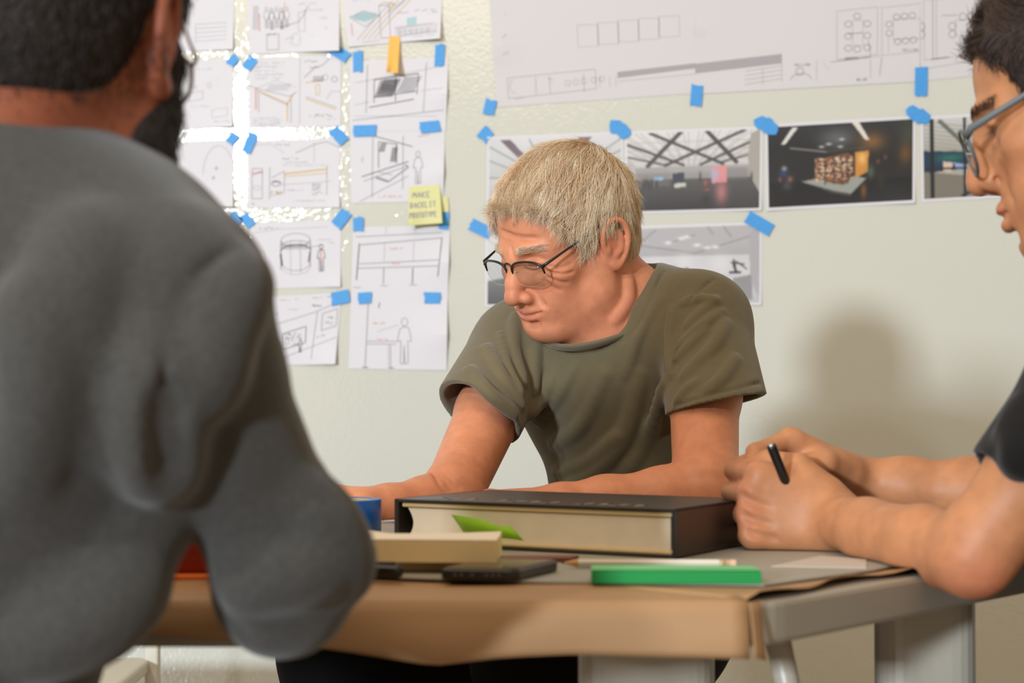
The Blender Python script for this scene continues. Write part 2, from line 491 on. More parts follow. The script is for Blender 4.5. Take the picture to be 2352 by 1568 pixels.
# left column: three sheets partly hidden by the man in grey
s = Sheet([(318, -60), (540, -62), (535, 113), (318, 122)], .0012, [(1, 1, .008, .5)])
s.line([(.52, .8), (.52, .42), (.60, .36), (.72, .22), (.95, .08)], 1, 1.6); s.oval(.55, .42, .02, .03, 2, 1.2)
for i in range(5): s.line([(.60, .66 + i * .055), (.93, .645 + i * .055)], 1, 1.4)
s.line([(.6, .66), (.6, .9)], 1, 1.2)
s.done('sketch_sheet', 'white sheet with a curved line drawing and ruled lines, top of the leftmost column', 'drawing', SK)
s = Sheet([(318, 142), (536, 134), (534, 290), (318, 302)], .0012, [(1, 1, .01, .5)])
s.rect(.26, .25, .46, .36, 1, 1.2); s.rect(.53, .48, .68, .6, 1, 1.2, -.02); s.rect(.78, .74, .94, .86, 1, 1.2, -.02); s.oval(.48, .16, .03, .05, 2, 2.2)
for (u, v, l) in ((.56, .14, .22), (.3, .46, .14), (.56, .68, .2), (.8, .92, .18)): s.scribble(u, v, l, .03)
s.scribble(.18, .83, .12, .04, 3, 1.6); s.scribble(.36, .80, .13, .04, 3, 1.6)
s.oval(.6, .4, .015, .03, 1, 1.2); s.oval(.75, .38, .02, .04, 1, 1.2); s.scribble(.8, .3, .06, .03)
s.done('sketch_sheet', 'white sheet with small boxes and captions, middle of the leftmost column', 'drawing', SK)
s = Sheet([(318, 332), (537, 320), (535, 474), (318, 480)], .0012, [(1, 1, .012, .5)])
s.oval(.3, .5, .14, .36, 1, 1.3, 190, 350); s.oval(.84, .5, .16, .42, 1, 1.3, 180, 330); s.scribble(.27, .40, .09, .05, 3, 1.6); s.oval(.82, .42, .01, .02, 2, 1.5); s.oval(.79, .56, .01, .02, 2, 1.5)
s.done('sketch_sheet', 'white sheet with two faint arches, bottom of the leftmost column', 'drawing', SK)

# second column
s = Sheet([(568, -60), (781, -66), (779, 116), (572, 124)], .0016, [(1, 1, .022, .6)])
for (u, v, l) in ((.55, .40, .2), (.6, .48, .25), (.78, .58, .12), (.8, .70, .1), (.4, .82, .1), (.42, .88, .1), (.66, .80, .12), (.1, .3, .2)): s.scribble(u, v, l, .03)
for i in range(5):
    s.person(.2 + i * .055, .42 + .02 * (i % 2), .26, 1 + i % 2, 1.4)
s.rect(.2, .76, .33, .96, 2, 1.3); s.scribble(.21, .78, .11, .04, 2, 2); s.line([(.12, .5), (.12, .72)], 5, 2.4); s.line([(.35, .68), (.55, .62), (.6, .55), (.66, .42)], 2, 1.3)
s.rect(.55, .5, .62, .74, 1, 1.3); s.oval(.52, .84, .05, .08, 1, 1.3); s.line([(.4, .36), (.36, .7)], 4, 1.5); s.hatch(.05, .4, .1, .7, 5, 1, 1.1, .01)
s.done('sketch_sheet', 'white sheet of small figures with a red mark, above the sheet with ochre table legs', 'drawing', SK)
s = Sheet([(570, 132), (783, 128), (783, 290), (571, 294)], .0012, [(0, 0, .004, .3)])
for i in range(5): s.scribble(.07, .08 + i * .055, .32 - .04 * (i % 3), .03)
s.line([(.0, .39), (.08, .44), (.45, .56), (.52, .50)], 2, 1.3); s.line([(.08, .44), (.08, .74)], 5, 2.6); s.line([(.1, .47), (.42, .66), (.42, .92)], 4, 2.4); s.line([(.42, .66), (.48, .54)], 4, 3)
s.line([(.13, .5), (.43, .69)], 2, 1.3); s.line([(.08, .44), (.3, .33), (.52, .44)], 1, 1.1); s.line([(.46, .6), (.46, .93)], 2, 1.2); s.line([(.11, .47), (.11, .78)], 2, 1.3)
s.hatch(.2, .38, .42, .48, 12, 1, 1.1, .04)
s.line([(.56, .02), (.55, .96)], 1, 1.2)
s.scribble(.6, .07, .14, .03, 2); s.line([(.6, .3), (.72, .16), (.8, .13), (.88, .03)], 2, 1.5); s.scribble(.66, .16, .14, .03, 2); s.hatch(.7, .28, .8, .36, 7, 2, 1.6, .01)
s.line([(.62, .37), (.82, .34)], 4, 2); s.rect(.73, .4, .77, .55, 4, 1.4); s.line([(.62, .6), (.95, .76)], 4, 2.2); s.line([(.62, .57), (.95, .73)], 2, 1.4); s.line([(.84, .62), (.9, .5), (1, .5)], 1, 1.4)
s.oval(.93, .33, .03, .04, 2, 1.5); s.oval(.83, .3, .03, .04, 1, 1.4); s.scribble(.66, .84, .25, .04, 2, 1.5)
for i in range(4): s.scribble(.05, .86 + i * .035, .3, .02, 1)
s.scribble(.85, .9, .12, .02)
s.done('sketch_sheet', 'white sheet with ochre table legs sketched on it, second in its column', 'drawing', SK)
s = Sheet([(569, 322), (781, 318), (780, 476), (568, 478)], .0012, [(1, 1, .006, .4)])
s.line([(.0, .08), (.25, .06), (.4, .2)], 1, 1.2); s.scribble(.3, .07, .16, .03, 2); s.scribble(.38, .28, .2, .03, 2); s.scribble(.38, .34, .28, .03); s.line([(.52, .2), (.72, .08), (.85, .04), (1, .13)], 2, 1.4)
s.line([(.72, .05), (.72, .35)], 1, 1.1)
s.rect(.05, .42, .16, .86, 2, 1.3); s.line([(.05, .49), (.16, .47)], 5, 2.5); s.oval(.1, .7, .04, .03, 1, 1.2); s.line([(.05, .52), (.16, .46)], 1, 1.1)
s.line([(.24, .40), (.24, .88)], 2, 1.3); s.line([(.4, .5), (.86, .44)], 4, 3.2); s.line([(.4, .54), (.86, .5)], 4, 1.5); s.line([(.4, .47), (.4, .78), (.25, .82)], 2, 1.2); s.line([(.86, .38), (.86, .82)], 2, 1.2)
s.line([(.26, .56), (.4, .46)], 2, 1.2); s.oval(.31, .64, .05, .04, 3, 1.3); s.scribble(.27, .62, .1, .05, 3, 1.5); s.scribble(.25, .77, .13, .04, 4, 3); s.line([(.36, .66), (.9, .62)], 1, 1.1)
s.scribble(.38, .38, .46, .02); s.scribble(.43, .74, .18, .03, 2)
for i in range(5): s.scribble(.7, .66 + i * .035, .1 + .05 * (i == 4), .03, 2, 1.5)
s.scribble(.5, .9, .35, .02); s.scribble(.05, .93, .05, .04, 2)
s.done('sketch_sheet', 'white sheet with a long ochre bench drawn on it, third in its column', 'drawing', SK)
s = Sheet([(572, 512), (784, 504), (782, 658), (580, 664)], .0012, [(1, 1, .007, .4)])
s.scribble(.1, .09, .25, .03, 2); s.line([(.05, .15), (.3, .11), (.85, .1)], 1, 1.1)
s.oval(.5, .28, .16, .10, 2, 1.3); s.oval(.5, .38, .17, .09, 2, 1.6, 180, 360); s.oval(.5, .62, .16, .12, 2, 1.3, 0, 180); s.line([(.34, .28), (.33, .72)], 3, 1.4); s.line([(.66, .28), (.66, .7)], 2, 1.4)
s.oval(.5, .45, .17, .1, 3, 2.2, 180, 355); s.hatch(.36, .34, .62, .42, 12, 3, 1.5, .0); s.line([(.33, .48), (.345, .66)], 3, 4); s.line([(.66, .46), (.64, .62)], 3, 3.5); s.oval(.5, .7, .15, .1, 1, 1.2, 0, 180)
s.line([(.44, .3), (.44, .8)], 1, 1.1); s.line([(.55, .3), (.55, .78)], 2, 1.1); s.line([(.6, .42), (.8, .36)], 2, 1.2)
s.person(.78, .36, .4, 3, 1.6); s.line([(.78, .42), (.775, .62)], 5, 2.6); s.scribble(.74, .29, .16, .02, 1); s.scribble(.84, .34, .1, .02, 1); s.rect(.08, .44, .15, .64, 1, 1.2)
s.done('sketch_sheet', 'white sheet with a round cage-like drum drawn on it, fourth in its column', 'drawing', SK)
s = Sheet([(580, 684), (785, 672), (770, 836), (582, 840)], .0014, [(1, 1, .014, .6)])
s.scribble(.3, .06, .12, .04, 1); s.scribble(.48, .06, .06, .05, 1); s.scribble(.65, .05, .25, .02, 2); s.scribble(.12, .25, .18, .04, 2); s.scribble(.4, .2, .12, .02); s.scribble(.65, .16, .16, .05, 3, 1.6)
s.line([(.15, .44), (.7, .26), (.99, .12)], 2, 1.3); s.line([(.15, .98), (.99, .62)], 2, 1.2); s.line([(.74, .24), (.70, .92)], 2, 1.4); s.line([(.05, .9), (.5, 1.0)], 0, 1)
s.rect(.34, .55, .62, .78, 3, 1.5, -.1)
for i in range(4): s.scribble(.37, .56 + i * .045, .2, .05, 2, 1.5)
s.rect(.8, .28, .97, .52, 2, 1.5, -.06); s.scribble(.84, .34, .1, .05, 2, 1.5); s.scribble(.84, .42, .1, .05, 2, 1.5)
s.person(.3, .66, .2, 3, 1.4); s.person(.56, .62, .2, 3, 1.4); s.rect(.14, .5, .2, .7, 2, 1.5); s.scribble(.75, .6, .1, .05, 2)
s.done('sketch_sheet', 'white sheet sketching a slanting room view, bottom of its column with a lifted corner', 'drawing', SK)

# third column
s = Sheet([(780, -60), (1019, -66), (1011, 88), (800, 108)], .0016, [(1, 1, .022, .6), (0, 1, .004, .5)])
s.line([(.05, .6), (.2, .52), (.36, .6), (.2, .74), (.05, .6)], 2, 1.3); s.fill([(.06, .6), (.2, .53), (.34, .6), (.2, .68)], 6); s.hatch(.1, .55, .3, .65, 8, 2, 1.2, .03)
s.line([(.06, .68), (.06, .85)], 5, 2); s.rect(.36, .46, .46, .92, 2, 1.3); s.line([(.36, .46), (.41, .42), (.52, .45), (.46, .5)], 4, 2)
for i in range(4): s.line([(.1 + .06 * i, .92), (.5 + .06 * i, .4)], 4 if i % 2 else 1, 1.6)
s.line([(.46, .56), (.72, .30)], 2, 1.3); s.scribble(.55, .58, .14, .02, 2); s.scribble(.72, .56, .22, .02, 2); s.scribble(.84, .6, .12, .03, 2)
s.fill([(.64, .66), (.74, .65), (.74, .76), (.64, .77)], 6); s.hatch(.52, .76, .95, .92, 20, 1, 1.2, .0); s.line([(.5, .92), (.96, .88)], 2, 1.3); s.line([(.52, .8), (.92, .76)], 2, 1.3)
for i in range(6): s.oval(.56 + .06 * i, .86, .015, .03, 2, 1.2)
s.scribble(.1, .37, .2, .02); s.scribble(.15, .95, .2, .02); s.scribble(.7, .94, .25, .02)
s.done('sketch_sheet', 'white sheet with a blue tinted tabletop sketch, above the orange note', 'drawing', SK)
s = Sheet([(803, 142), (1030, 130), (1024, 300), (803, 302)], .0018, [(1, .5, .010, .45)])
s.line([(.18, .06), (.17, .74)], 2, 1.6); s.line([(.78, .06), (.76, .75)], 2, 1.5); s.line([(.06, .3), (.96, .12)], 1, 1.4); s.line([(.03, .84), (.97, .72)], 2, 1.5); s.line([(.2, .66), (.66, .56)], 3, 2)
s.line([(.25, .27), (.70, .21)], 3, 2.2); s.line([(.25, .27), (.25, .6)], 3, 1.6); s.line([(.70, .21), (.69, .5)], 3, 1.6); s.line([(.47, .25), (.47, .58)], 3, 1.8); s.line([(.25, .52), (.69, .45)], 3, 1.8)
s.hatch(.27, .28, .44, .52, 13, 2, 2.4, .05); s.hatch(.3, .27, .46, .48, 12, 3, 1.6, .06); s.hatch(.5, .25, .66, .46, 9, 3, 1.5, .07)
s.line([(.05, .62), (.2, .58)], 1, 1.3); s.line([(.05, .78), (.9, .8)], 1, 1.2); s.line([(.72, .45), (.95, .42)], 1, 1.3)
s.done('sketch_sheet', 'white sheet with a dark shaded window drawn on it, under the orange note', 'drawing', SK)
s = Sheet([(804, 300), (1022, 296), (1018, 462), (806, 466)], .0012, [(1, .6, .010, .5)])
s.line([(.2, .06), (.62, .22), (.66, .24)], 3, 1.8); s.line([(.24, .04), (.23, .93)], 2, 1.5); s.line([(.56, .08), (.56, .82)], 2, 1.5); s.line([(.12, .64), (.62, .44)], 3, 2); s.line([(.14, .70), (.62, .5)], 2, 1.5)
s.line([(.3, .16), (.3, .52)], 3, 1.6); s.line([(.49, .2), (.49, .46)], 3, 2.5); s.line([(.3, .16), (.5, .2)], 3, 1.6); s.hatch(.31, .18, .36, .3, 6, 2, 2, .02); s.hatch(.43, .24, .48, .44, 7, 2, 2, .02)
s.line([(.27, .66), (.4, .72), (.62, .52), (.58, .48)], 3, 2); s.line([(.27, .64), (.4, .70)], 3, 1.6); s.line([(.10, .98), (.62, .64)], 2, 1.4); s.line([(.3, .58), (.45, .62)], 2, 1.3)
s.person(.72, .30, .45, 2, 1.6); s.line([(.72, .1), (.84, .07)], 5, 1.4); s.scribble(.3, .92, .25, .03, 5, 1.4); s.scribble(.12, .4, .03, .1, 1)
s.done('sketch_sheet', 'white sheet sketching a lit case and standing figure, over the yellow note', 'drawing', SK)
s = Sheet([(811, 522), (1034, 516), (1028, 690), (806, 690)], .0012, [(1, .5, .009, .5)])
s.line([(.03, .13), (.92, .10)], 2, 1.6); s.line([(.08, .24), (.92, .17)], 2, 2); s.line([(.07, .22), (.05, .72)], 3, 2.4); s.line([(.92, .17), (.89, .68)], 3, 2); s.line([(.07, .5), (.9, .46)], 2, 1.7); s.line([(.06, .56), (.9, .54)], 2, 1.7)
for u in (.33, .63): s.line([(u, .22), (u, .48)], 1, 1.4); s.line([(u, .56), (u, .78)], 3, 2 if u > .5 else 1.4)
for (u, v) in ((.02, .82), (.3, .8), (.6, .79)): s.line([(u, v), (u + .08, v)], 2, 1.4)
s.scribble(.38, .3, .14, .02, 5, 1.6); s.scribble(.38, .5, .12, .02, 5, 1.6); s.line([(.34, 0), (.34, .1)], 1, 1.2); s.line([(.64, 0), (.64, .1)], 1, 1.2)
s.done('sketch_sheet', 'white sheet with a long bench on four legs drawn on it, below the yellow note', 'drawing', SK)
s = Sheet([(806, 688), (1028, 688), (1026, 850), (800, 846)], .0014, [(1, .5, .012, .7)])
s.line([(.18, .05), (.17, .98)], 2, 1.8); s.line([(.14, .98), (.2, .98)], 3, 2); s.line([(.18, .6), (.48, .6)], 2, 1.5); s.line([(.18, .64), (.48, .64)], 2, 1.5); s.line([(.42, .65), (.43, .97)], 2, 1.5); s.line([(.4, .65), (.41, .97)], 1, 1.4)
s.line([(.41, .98), (.46, .98)], 3, 2); s.person(.56, .26, .66, 2, 1.5); s.scribble(.21, .34, .16, .02, 5, 1.6); s.scribble(.28, .57, .12, .02, 5, 1.6); s.line([(.28, .46), (.5, .36)], 1, 1.3); s.line([(.3, .04), (.29, .12)], 3, 1.8)
s.done('sketch_sheet', 'white sheet with a figure standing at a desk drawn on it, lowest in its column', 'drawing', SK)

# floor plans
PG = 'floor plan sheets along the top of the wall'
PM = [mat('plan_paper', (217, 212, 212), .8)] + INK[1:]
s = Sheet([(1118, -80), (1598, -80), (1598, 214), (1142, 246)], .0012, [(0, .6, .006, .2)], 20, 14)
s.rect(.06, .80, .50, .945, 8, 1.4, -.03)
s.fill([(.61, .80), (1, .765), (1, .805), (.61, .845)], 7); s.line([(.61, .87), (1, .85)], 8, 1.2)
for u in (.2, .27, .44): s.line([(u, .8), (u, .93)], 8, 1.5)
for i, u in enumerate((.36, .40, .44, .49, .53)): s.oval(u, .86 - .004 * i, .013, .022, 1, 1.6, n=8)
for u in (.52, .57, .60): s.line([(u, .83), (u, .91)], 1, 1.4)
for i in range(6): s.rect(.42 + .1 * i, .44 - i * .012, .52 + .1 * i, .6 - i * .012, 8, .9) if i < 5 else None
for v in (.05, .2, .35, .5, .62): s.scribble(.045, v, .04, .03, 8, 1.2)
s.oval(.1, .86, .03, .05, 8, 1.2, 90, 250); s.scribble(.06, .95, .1, .01, 1, 1.2); s.scribble(.26, .84, .03, .04, 8, 1.4)
s.done('floor_plan', 'leftmost floor plan sheet with a row of small round basins along its lower edge', 'floor plan', PG, PM)
s = Sheet([(1597, -80), (2114, -80), (2113, 187), (1597, 216)], .0018, [(0, .5, .003, .1)], 20, 14)
s.fill([(0, .765), (.385, .715), (.385, .79), (0, .84)], 7)
for i in range(4): s.line([(.22, .84 + .035 * i), (.385, .81 + .035 * i)], 8, 1.2)
s.line([(.3, .82), (.3, .96)], 1, 1.4); s.line([(.385, .79), (.385, .94)], 1, 1.5)
s.rect(.63, .38, .81, .78, 1, 1.6, -.03); s.line([(.82, .36), (1, .33)], 1, 1.6); s.line([(.83, .37), (.83, .76)], 1, 1.6); s.line([(.63, .79), (1, .74)], 1, 1.6)
for i in range(3):
    for u in (.68, .765): s.oval(u, .49 + i * .1, .016, .027, 2, 1.6, n=8)
s.oval(.72, .425, .016, .027, 2, 1.6, n=8); s.oval(.72, .70, .016, .027, 2, 1.6, n=8); s.rect(.70, .46, .745, .67, 1, 1.4); s.line([(.68, .57), (.745, .565)], 2, 2)
for i in range(3):
    s.oval(.895 + i * .035, .44 - .005 * i, .015, .027, 2, 1.6, n=8); s.oval(.90 + i * .035, .65 - .005 * i, .015, .027, 2, 1.6, n=8)
s.oval(.862, .5, .015, .027, 2, 1.6, n=8); s.oval(.862, .575, .015, .027, 2, 1.6, n=8); s.rect(.88, .46, 1, .63, 1, 1.4)
s.word('GREEN', .665, .765, .009, .02, 2, 1.2); s.word('YELLOW', .92, .715, .009, .02, 2, 1.2); s.word('BLUE', .72, .945, .009, .02, 2, 1.3); s.word('YELLOW', .44, .80, .009, .02, 2, 1.2)
s.oval(.465, .865, .018, .032, 2, 1.5, n=8); s.oval(.47, .93, .045, .05, 2, 1.5, 180, 360); s.line([(.54, .78), (.54, .95)], 1, 1.4); s.oval(.6, .79, .03, .06, 1, 1.2, 90, 180); s.line([(.83, .78), (.82, .93)], 2, 1.4)
s.line([(.6, .8), (.78, .77)], 2, 1.4); s.line([(.77, .63), (.78, .76)], 2, 1.4); s.line([(.78, .79), (.78, .95)], 8, 1.2); s.line([(.86, .6), (.86, .74)], 1, 1.3)
s.done('floor_plan', 'middle floor plan sheet with chairs drawn round two tables and a grey band', 'floor plan', PG, PM)
s = Sheet([(2113, -80), (2520, -80), (2520, 148), (2115, 186)], .0012, [], 14, 10)
s.rect(.02, .3, .95, .82, 1, 1.5, -.03)
for i in range(8): s.oval(.24 + i * .045, .46 - .004 * i, .02, .035, 2, 1.5, n=8); s.oval(.24 + i * .045, .67 - .004 * i, .02, .035, 2, 1.5, n=8)
s.oval(.18, .54, .02, .035, 2, 1.5, n=8); s.oval(.18, .61, .02, .035, 2, 1.5, n=8); s.rect(.2, .49, .62, .63, 1, 1.4, -.02); s.word('BLUE', .22, .79, .012, .024, 2, 1.3)
for v in (.53, .6): s.oval(.005, v, .02, .035, 2, 1.5, -90, 90, 8)
s.line([(.07, .3), (.07, .82)], 2, 1.4); s.line([(.09, .3), (.09, .82)], 8, 1.4); s.line([(.06, .82), (.16, .81)], 3, 1.6); s.scribble(.12, .44, .1, .01, 2, 1.3); s.line([(.0, .9), (.3, .86)], 8, 1.2)
s.done('floor_plan', 'rightmost floor plan sheet, partly behind the head of the young man', 'floor plan', PG, PM)

# ------------------------------------------------------------------ printed pictures (colour printed on the sheet)
class Pic:
    def __init__(s, w, h, bg):
        s.w, s.h = w, h; s.c = np.zeros((h, w, 3)) + np.array(bg, float)
        s.Y, s.X = np.mgrid[0:h, 0:w].astype(float); s.U = (s.X + .5) / w; s.V = (s.Y + .5) / h
    def mix(s, a, col): s.c = s.c * (1 - a[..., None]) + a[..., None] * np.array(col, float)
    def grad(s, v0, v1, c0, c1, u0=0, u1=1):
        t = np.clip((s.V - v0) / (v1 - v0), 0, 1)[..., None]; m = ((s.V >= v0) & (s.V <= v1) & (s.U >= u0) & (s.U <= u1))[..., None]
        s.c = np.where(m, (1 - t) * np.array(c0, float) + t * np.array(c1, float), s.c)
    def poly(s, pts, col, a=1.0):
        ins = np.zeros(s.U.shape, bool); n = len(pts)
        for i in range(n):
            (x0, y0), (x1, y1) = pts[i], pts[(i + 1) % n]
            if y0 == y1: continue
            c = ((y0 > s.V) != (y1 > s.V)) & (s.U < (x1 - x0) * (s.V - y0) / (y1 - y0) + x0); ins ^= c
        s.mix(ins * a, col)
    def line(s, p, q, col, w=1.0, a=1.0):
        x0, y0, x1, y1 = p[0] * s.w, p[1] * s.h, q[0] * s.w, q[1] * s.h
        dx, dy = x1 - x0, y1 - y0; L = dx * dx + dy * dy + 1e-9
        t = np.clip(((s.X - x0) * dx + (s.Y - y0) * dy) / L, 0, 1)
        d = np.hypot(s.X - x0 - t * dx, s.Y - y0 - t * dy); s.mix(np.clip(w / 2 + .5 - d, 0, 1) * a, col)
    def blob(s, u, v, ru, rv, col, a=1.0):
        d = ((s.U - u) / ru) ** 2 + ((s.V - v) / rv) ** 2; s.mix(np.exp(-d * 1.2) * a, col)
    def noise(s, u0, v0, u1, v1, cols, cell=3, a=.8):
        r = np.random.default_rng(5); gy, gx = s.h // cell + 1, s.w // cell + 1
        k = r.integers(0, len(cols), (gy, gx)); k = np.kron(k, np.ones((cell, cell), int))[:s.h, :s.w]
        C = np.array(cols, float)[k]; m = ((s.U > u0) & (s.U < u1) & (s.V > v0) & (s.V < v1))[..., None] * a
        s.c = s.c * (1 - m) + C * m
PRM = None
def print_sheet(q, pic, border, label, base=.0012, curl=()):
    """white-bordered photo print: a white sheet with the picture as a printed grid just above it"""
    global PRM
    if PRM is None:
        PRM = mat('photo_print', (200, 200, 200), .45, attr='Col')
    s = Sheet(q, base, curl, 12, 10)
    nv0 = len(s.mb.v); h, w = pic.h, pic.w; bu, bv = border
    V = [s.fn(bu + (1 - 2 * bu) * i / w, bv + (1 - 2 * bv) * j / h, .0005) for j in range(h + 1) for i in range(w + 1)]
    F = [(j * (w + 1) + i, (j + 1) * (w + 1) + i, (j + 1) * (w + 1) + i + 1, j * (w + 1) + i + 1) for j in range(h) for i in range(w)]
    s.mb.add(V, F, 1)
    c = np.clip(pic.c, 0, 255) / 255.0; cp_ = np.zeros((h + 1, w + 1, 3)); cn = np.zeros((h + 1, w + 1, 1))
    for a in (0, 1):
        for b in (0, 1): cp_[a:a + h, b:b + w] += c; cn[a:a + h, b:b + w] += 1
    cp_ /= cn; l = np.where(cp_ <= .04045, cp_ / 12.92, ((cp_ + .055) / 1.055) ** 2.4)
    cols = np.concatenate([np.full((nv0, 3), .75), l.reshape(-1, 3)])
    o = mesh_obj('photo_print', s.mb.v, s.mb.f, [INK[0], PRM], None, s.mb.m, colors=cols)
    return tag(o, label, 'photo print', 'photo prints taped to the wall')
CELL = (168, 98)
# bright hall behind the older man's head
p = Pic(*CELL, (206, 204, 206)); p.grad(0, .5, (220, 218, 220), (196, 196, 196)); p.grad(.5, .78, (206, 203, 203), (190, 188, 188)); p.grad(.78, 1, (120, 120, 120), (70, 70, 72))
p.poly([(.08, .02), (.16, .02), (.36, .4), (.3, .4)], (120, 104, 112)); p.poly([(.68, .02), (.78, .02), (.66, .3), (.62, .3)], (120, 104, 112))
for (a, b) in (((0, .1), (.4, .5)), ((0, .28), (.3, .5)), ((.3, .02), (.36, .2)), ((1, .05), (.6, .5)), ((1, .2), (.6, .5)), ((0, .5), (.35, .55))): p.line(a, b, (150, 148, 148), 1.6)
print_sheet([(1119, 314), (1431, 302), (1432, 490), (1117, 502)], p, (.018, .03), 'pale gallery print behind the hair of the older man', curl=[(0, 0, .004, .3)])
# skylit gallery
p = Pic(*CELL, (180, 176, 174)); p.grad(0, .5, (226, 222, 220), (214, 208, 206)); p.grad(.44, .62, (172, 168, 166), (150, 147, 145)); p.grad(.60, 1, (98, 95, 94), (62, 60, 61))
for i in range(14): p.line((-.3 + .12 * i, 0), (.35 + .02 * i, .5), (176, 172, 170), .9); p.line((1.3 - .12 * i, 0), (.6 - .02 * i, .5), (176, 172, 170), .9)
for v in (.12, .22, .3, .36, .41, .45): p.line((0, v), (1, v), (178, 174, 172), .8)
for (a, b, w) in (((.40, .0), (.15, .42), 5), ((.60, 0), (.82, .40), 5), ((.17, .0), (.72, .42), 3.5), ((.88, 0), (.28, .42), 3.5), ((0, .14), (.42, .42), 3), ((1, .1), (.55, .42), 3), ((0, .3), (.3, .42), 2), ((1, .28), (.7, .4), 2)): p.line(a, b, (84, 80, 80), w)
p.poly([(0, .3), (.06, .42), (.06, .6), (0, .75)], (190, 186, 184)); p.poly([(1, .0), (.93, .05), (.91, .35), (.93, .6), (1, .8)], (172, 166, 158))
for i in range(22): u = .06 + i * .012; p.line((u, .52 + .0 * i), (u, .68), (130, 127, 126), .8)
for i in range(14): u = .74 + i * .012; p.line((u, .48), (u, .62), (128, 124, 122), .8)
p.poly([(.34, .53), (.43, .52), (.43, .70), (.34, .72)], (74, 74, 84)); p.poly([(.35, .66), (.44, .65), (.44, .70), (.35, .72)], (200, 200, 188)); p.poly([(.2, .57), (.27, .57), (.27, .61), (.2, .61)], (150, 185, 220))
p.poly([(.63, .46), (.75, .45), (.75, .66), (.64, .67)], (226, 150, 152)); p.blob(.66, .56, .03, .08, (160, 190, 225), .8); p.blob(.71, .78, .05, .16, (206, 130, 132), .8); p.blob(.59, .66, .012, .04, (200, 90, 80)); p.blob(.6, .75, .02, .01, (220, 90, 80)); p.blob(.59, .88, .03, .06, (60, 50, 50), .6)
for (u, v) in ((.12, .66), (.14, .64), (.16, .67), (.18, .66), (.22, .66), (.55, .58), (.94, .6)): p.blob(u, v, .008, .06, (50, 48, 50), .85)
print_sheet([(1434, 302), (1752, 290), (1749, 483), (1438, 491)], p, (.018, .03), 'skylit gallery print with a pink screen, right of the older man\'s head', curl=[(1, 1, .005, .4)])
# dark room with lit bookcase
p = Pic(*CELL, (44, 42, 42)); p.grad(0, .3, (54, 53, 54), (40, 39, 40)); p.grad(.7, 1, (34, 33, 34), (42, 40, 40))
p.blob(.48, .18, .14, .14, (112, 112, 116), .8); p.blob(.72, .25, .10, .12, (150, 104, 56), .8); p.blob(.97, .18, .08, .2, (70, 74, 62), .8); p.blob(.95, .42, .05, .14, (120, 82, 46), .8)
p.poly([(.17, .02), (.21, .02), (.12, .22), (.09, .22)], (226, 222, 214)); p.poly([(.58, .0), (.63, .0), (.70, .22), (.67, .22)], (226, 218, 206))
for (u, v) in ((.51, .2), (.42, .25), (.37, .28), (.5, .29)): p.blob(u, v, .02, .012, (240, 238, 232))
p.line((.15, .27), (.4, .34), (150, 148, 146), 1.6); p.line((.4, .34), (.7, .3), (90, 80, 70), 1.2)
p.poly([(.6, .37), (.695, .36), (.69, .62), (.62, .68), (.6, .68)], (206, 140, 66)); p.blob(.65, .45, .03, .08, (244, 190, 110)); p.blob(.66, .85, .02, .1, (150, 92, 40), .8)
p.poly([(.23, .70), (.5, .62), (.68, .70), (.57, .88), (.45, .83)], (156, 158, 150)); p.poly([(.23, .70), (.45, .83), (.57, .88), (.57, .91), (.44, .86)], (76, 76, 72))
p.poly([(.32, .44), (.55, .37), (.59, .42), (.59, .68), (.52, .77), (.32, .68)], (120, 84, 62)); p.noise(.33, .42, .585, .70, [(232, 208, 180), (150, 84, 50), (70, 44, 34), (200, 150, 110), (120, 60, 44), (240, 226, 204)], 2, .85)
for u in (.39, .45, .505, .545): p.line((u, .4), (u, .74), (50, 38, 34), 1.2)
for v in (.5, .6): p.line((.32, v + .01), (.59, v - .02), (60, 44, 38), 1)
p.blob(.11, .53, .018, .035, (214, 200, 188)); p.blob(.105, .59, .035, .06, (52, 66, 104)); p.blob(.08, .66, .01, .03, (170, 90, 80)); p.blob(.15, .66, .02, .04, (176, 110, 88), .8); p.blob(.13, .74, .035, .06, (96, 98, 98), .6)
p.blob(.71, .62, .025, .09, (84, 110, 88), .8); p.blob(.76, .50, .012, .03, (150, 90, 70), .8); p.blob(.81, .45, .012, .03, (150, 96, 76), .7); p.blob(.78, .72, .03, .1, (58, 52, 40), .7)
print_sheet([(1757, 286), (2103, 266), (2102, 466), (1760, 484)], p, (.018, .035), 'dark print of a lit bookcase on a platform', curl=[(1, 1, .006, .4), (0, 1, .004, .4)])
# mullioned hall
p = Pic(*CELL, (176, 168, 152)); p.grad(0, .4, (206, 204, 200), (178, 172, 160))
for i in range(8): p.line((.0, .02 + .05 * i), (.6, .2 + .05 * i), (150, 148, 144), 1)
p.poly([(0, .40), (.42, .44), (.5, .62), (0, .68)], (40, 58, 82)); p.blob(.2, .5, .12, .06, (44, 110, 96)); p.poly([(.14, .54), (.22, .56), (.2, .68), (.14, .66)], (220, 190, 176)); p.poly([(.22, .56), (.5, .66), (.5, .7), (.24, .66)], (150, 170, 210)); p.poly([(.0, .66), (1, .9), (1, 1), (0, 1)], (128, 122, 110))
p.line((.12, .03), (.28, .3), (110, 112, 104), 5)
for u in (.06, .30, .42, .7): p.line((u, 0), (u, 1), (34, 36, 40), 4.5 if u == .06 else 3)
p.line((.28, .98), (.6, .72), (40, 42, 44), 3); p.line((0, .62), (.5, .64), (40, 42, 44), 2)
print_sheet([(2114, 268), (2440, 250), (2440, 446), (2117, 464)], p, (.018, .035), 'print of a hall with black window bars, behind the young man\'s glasses')
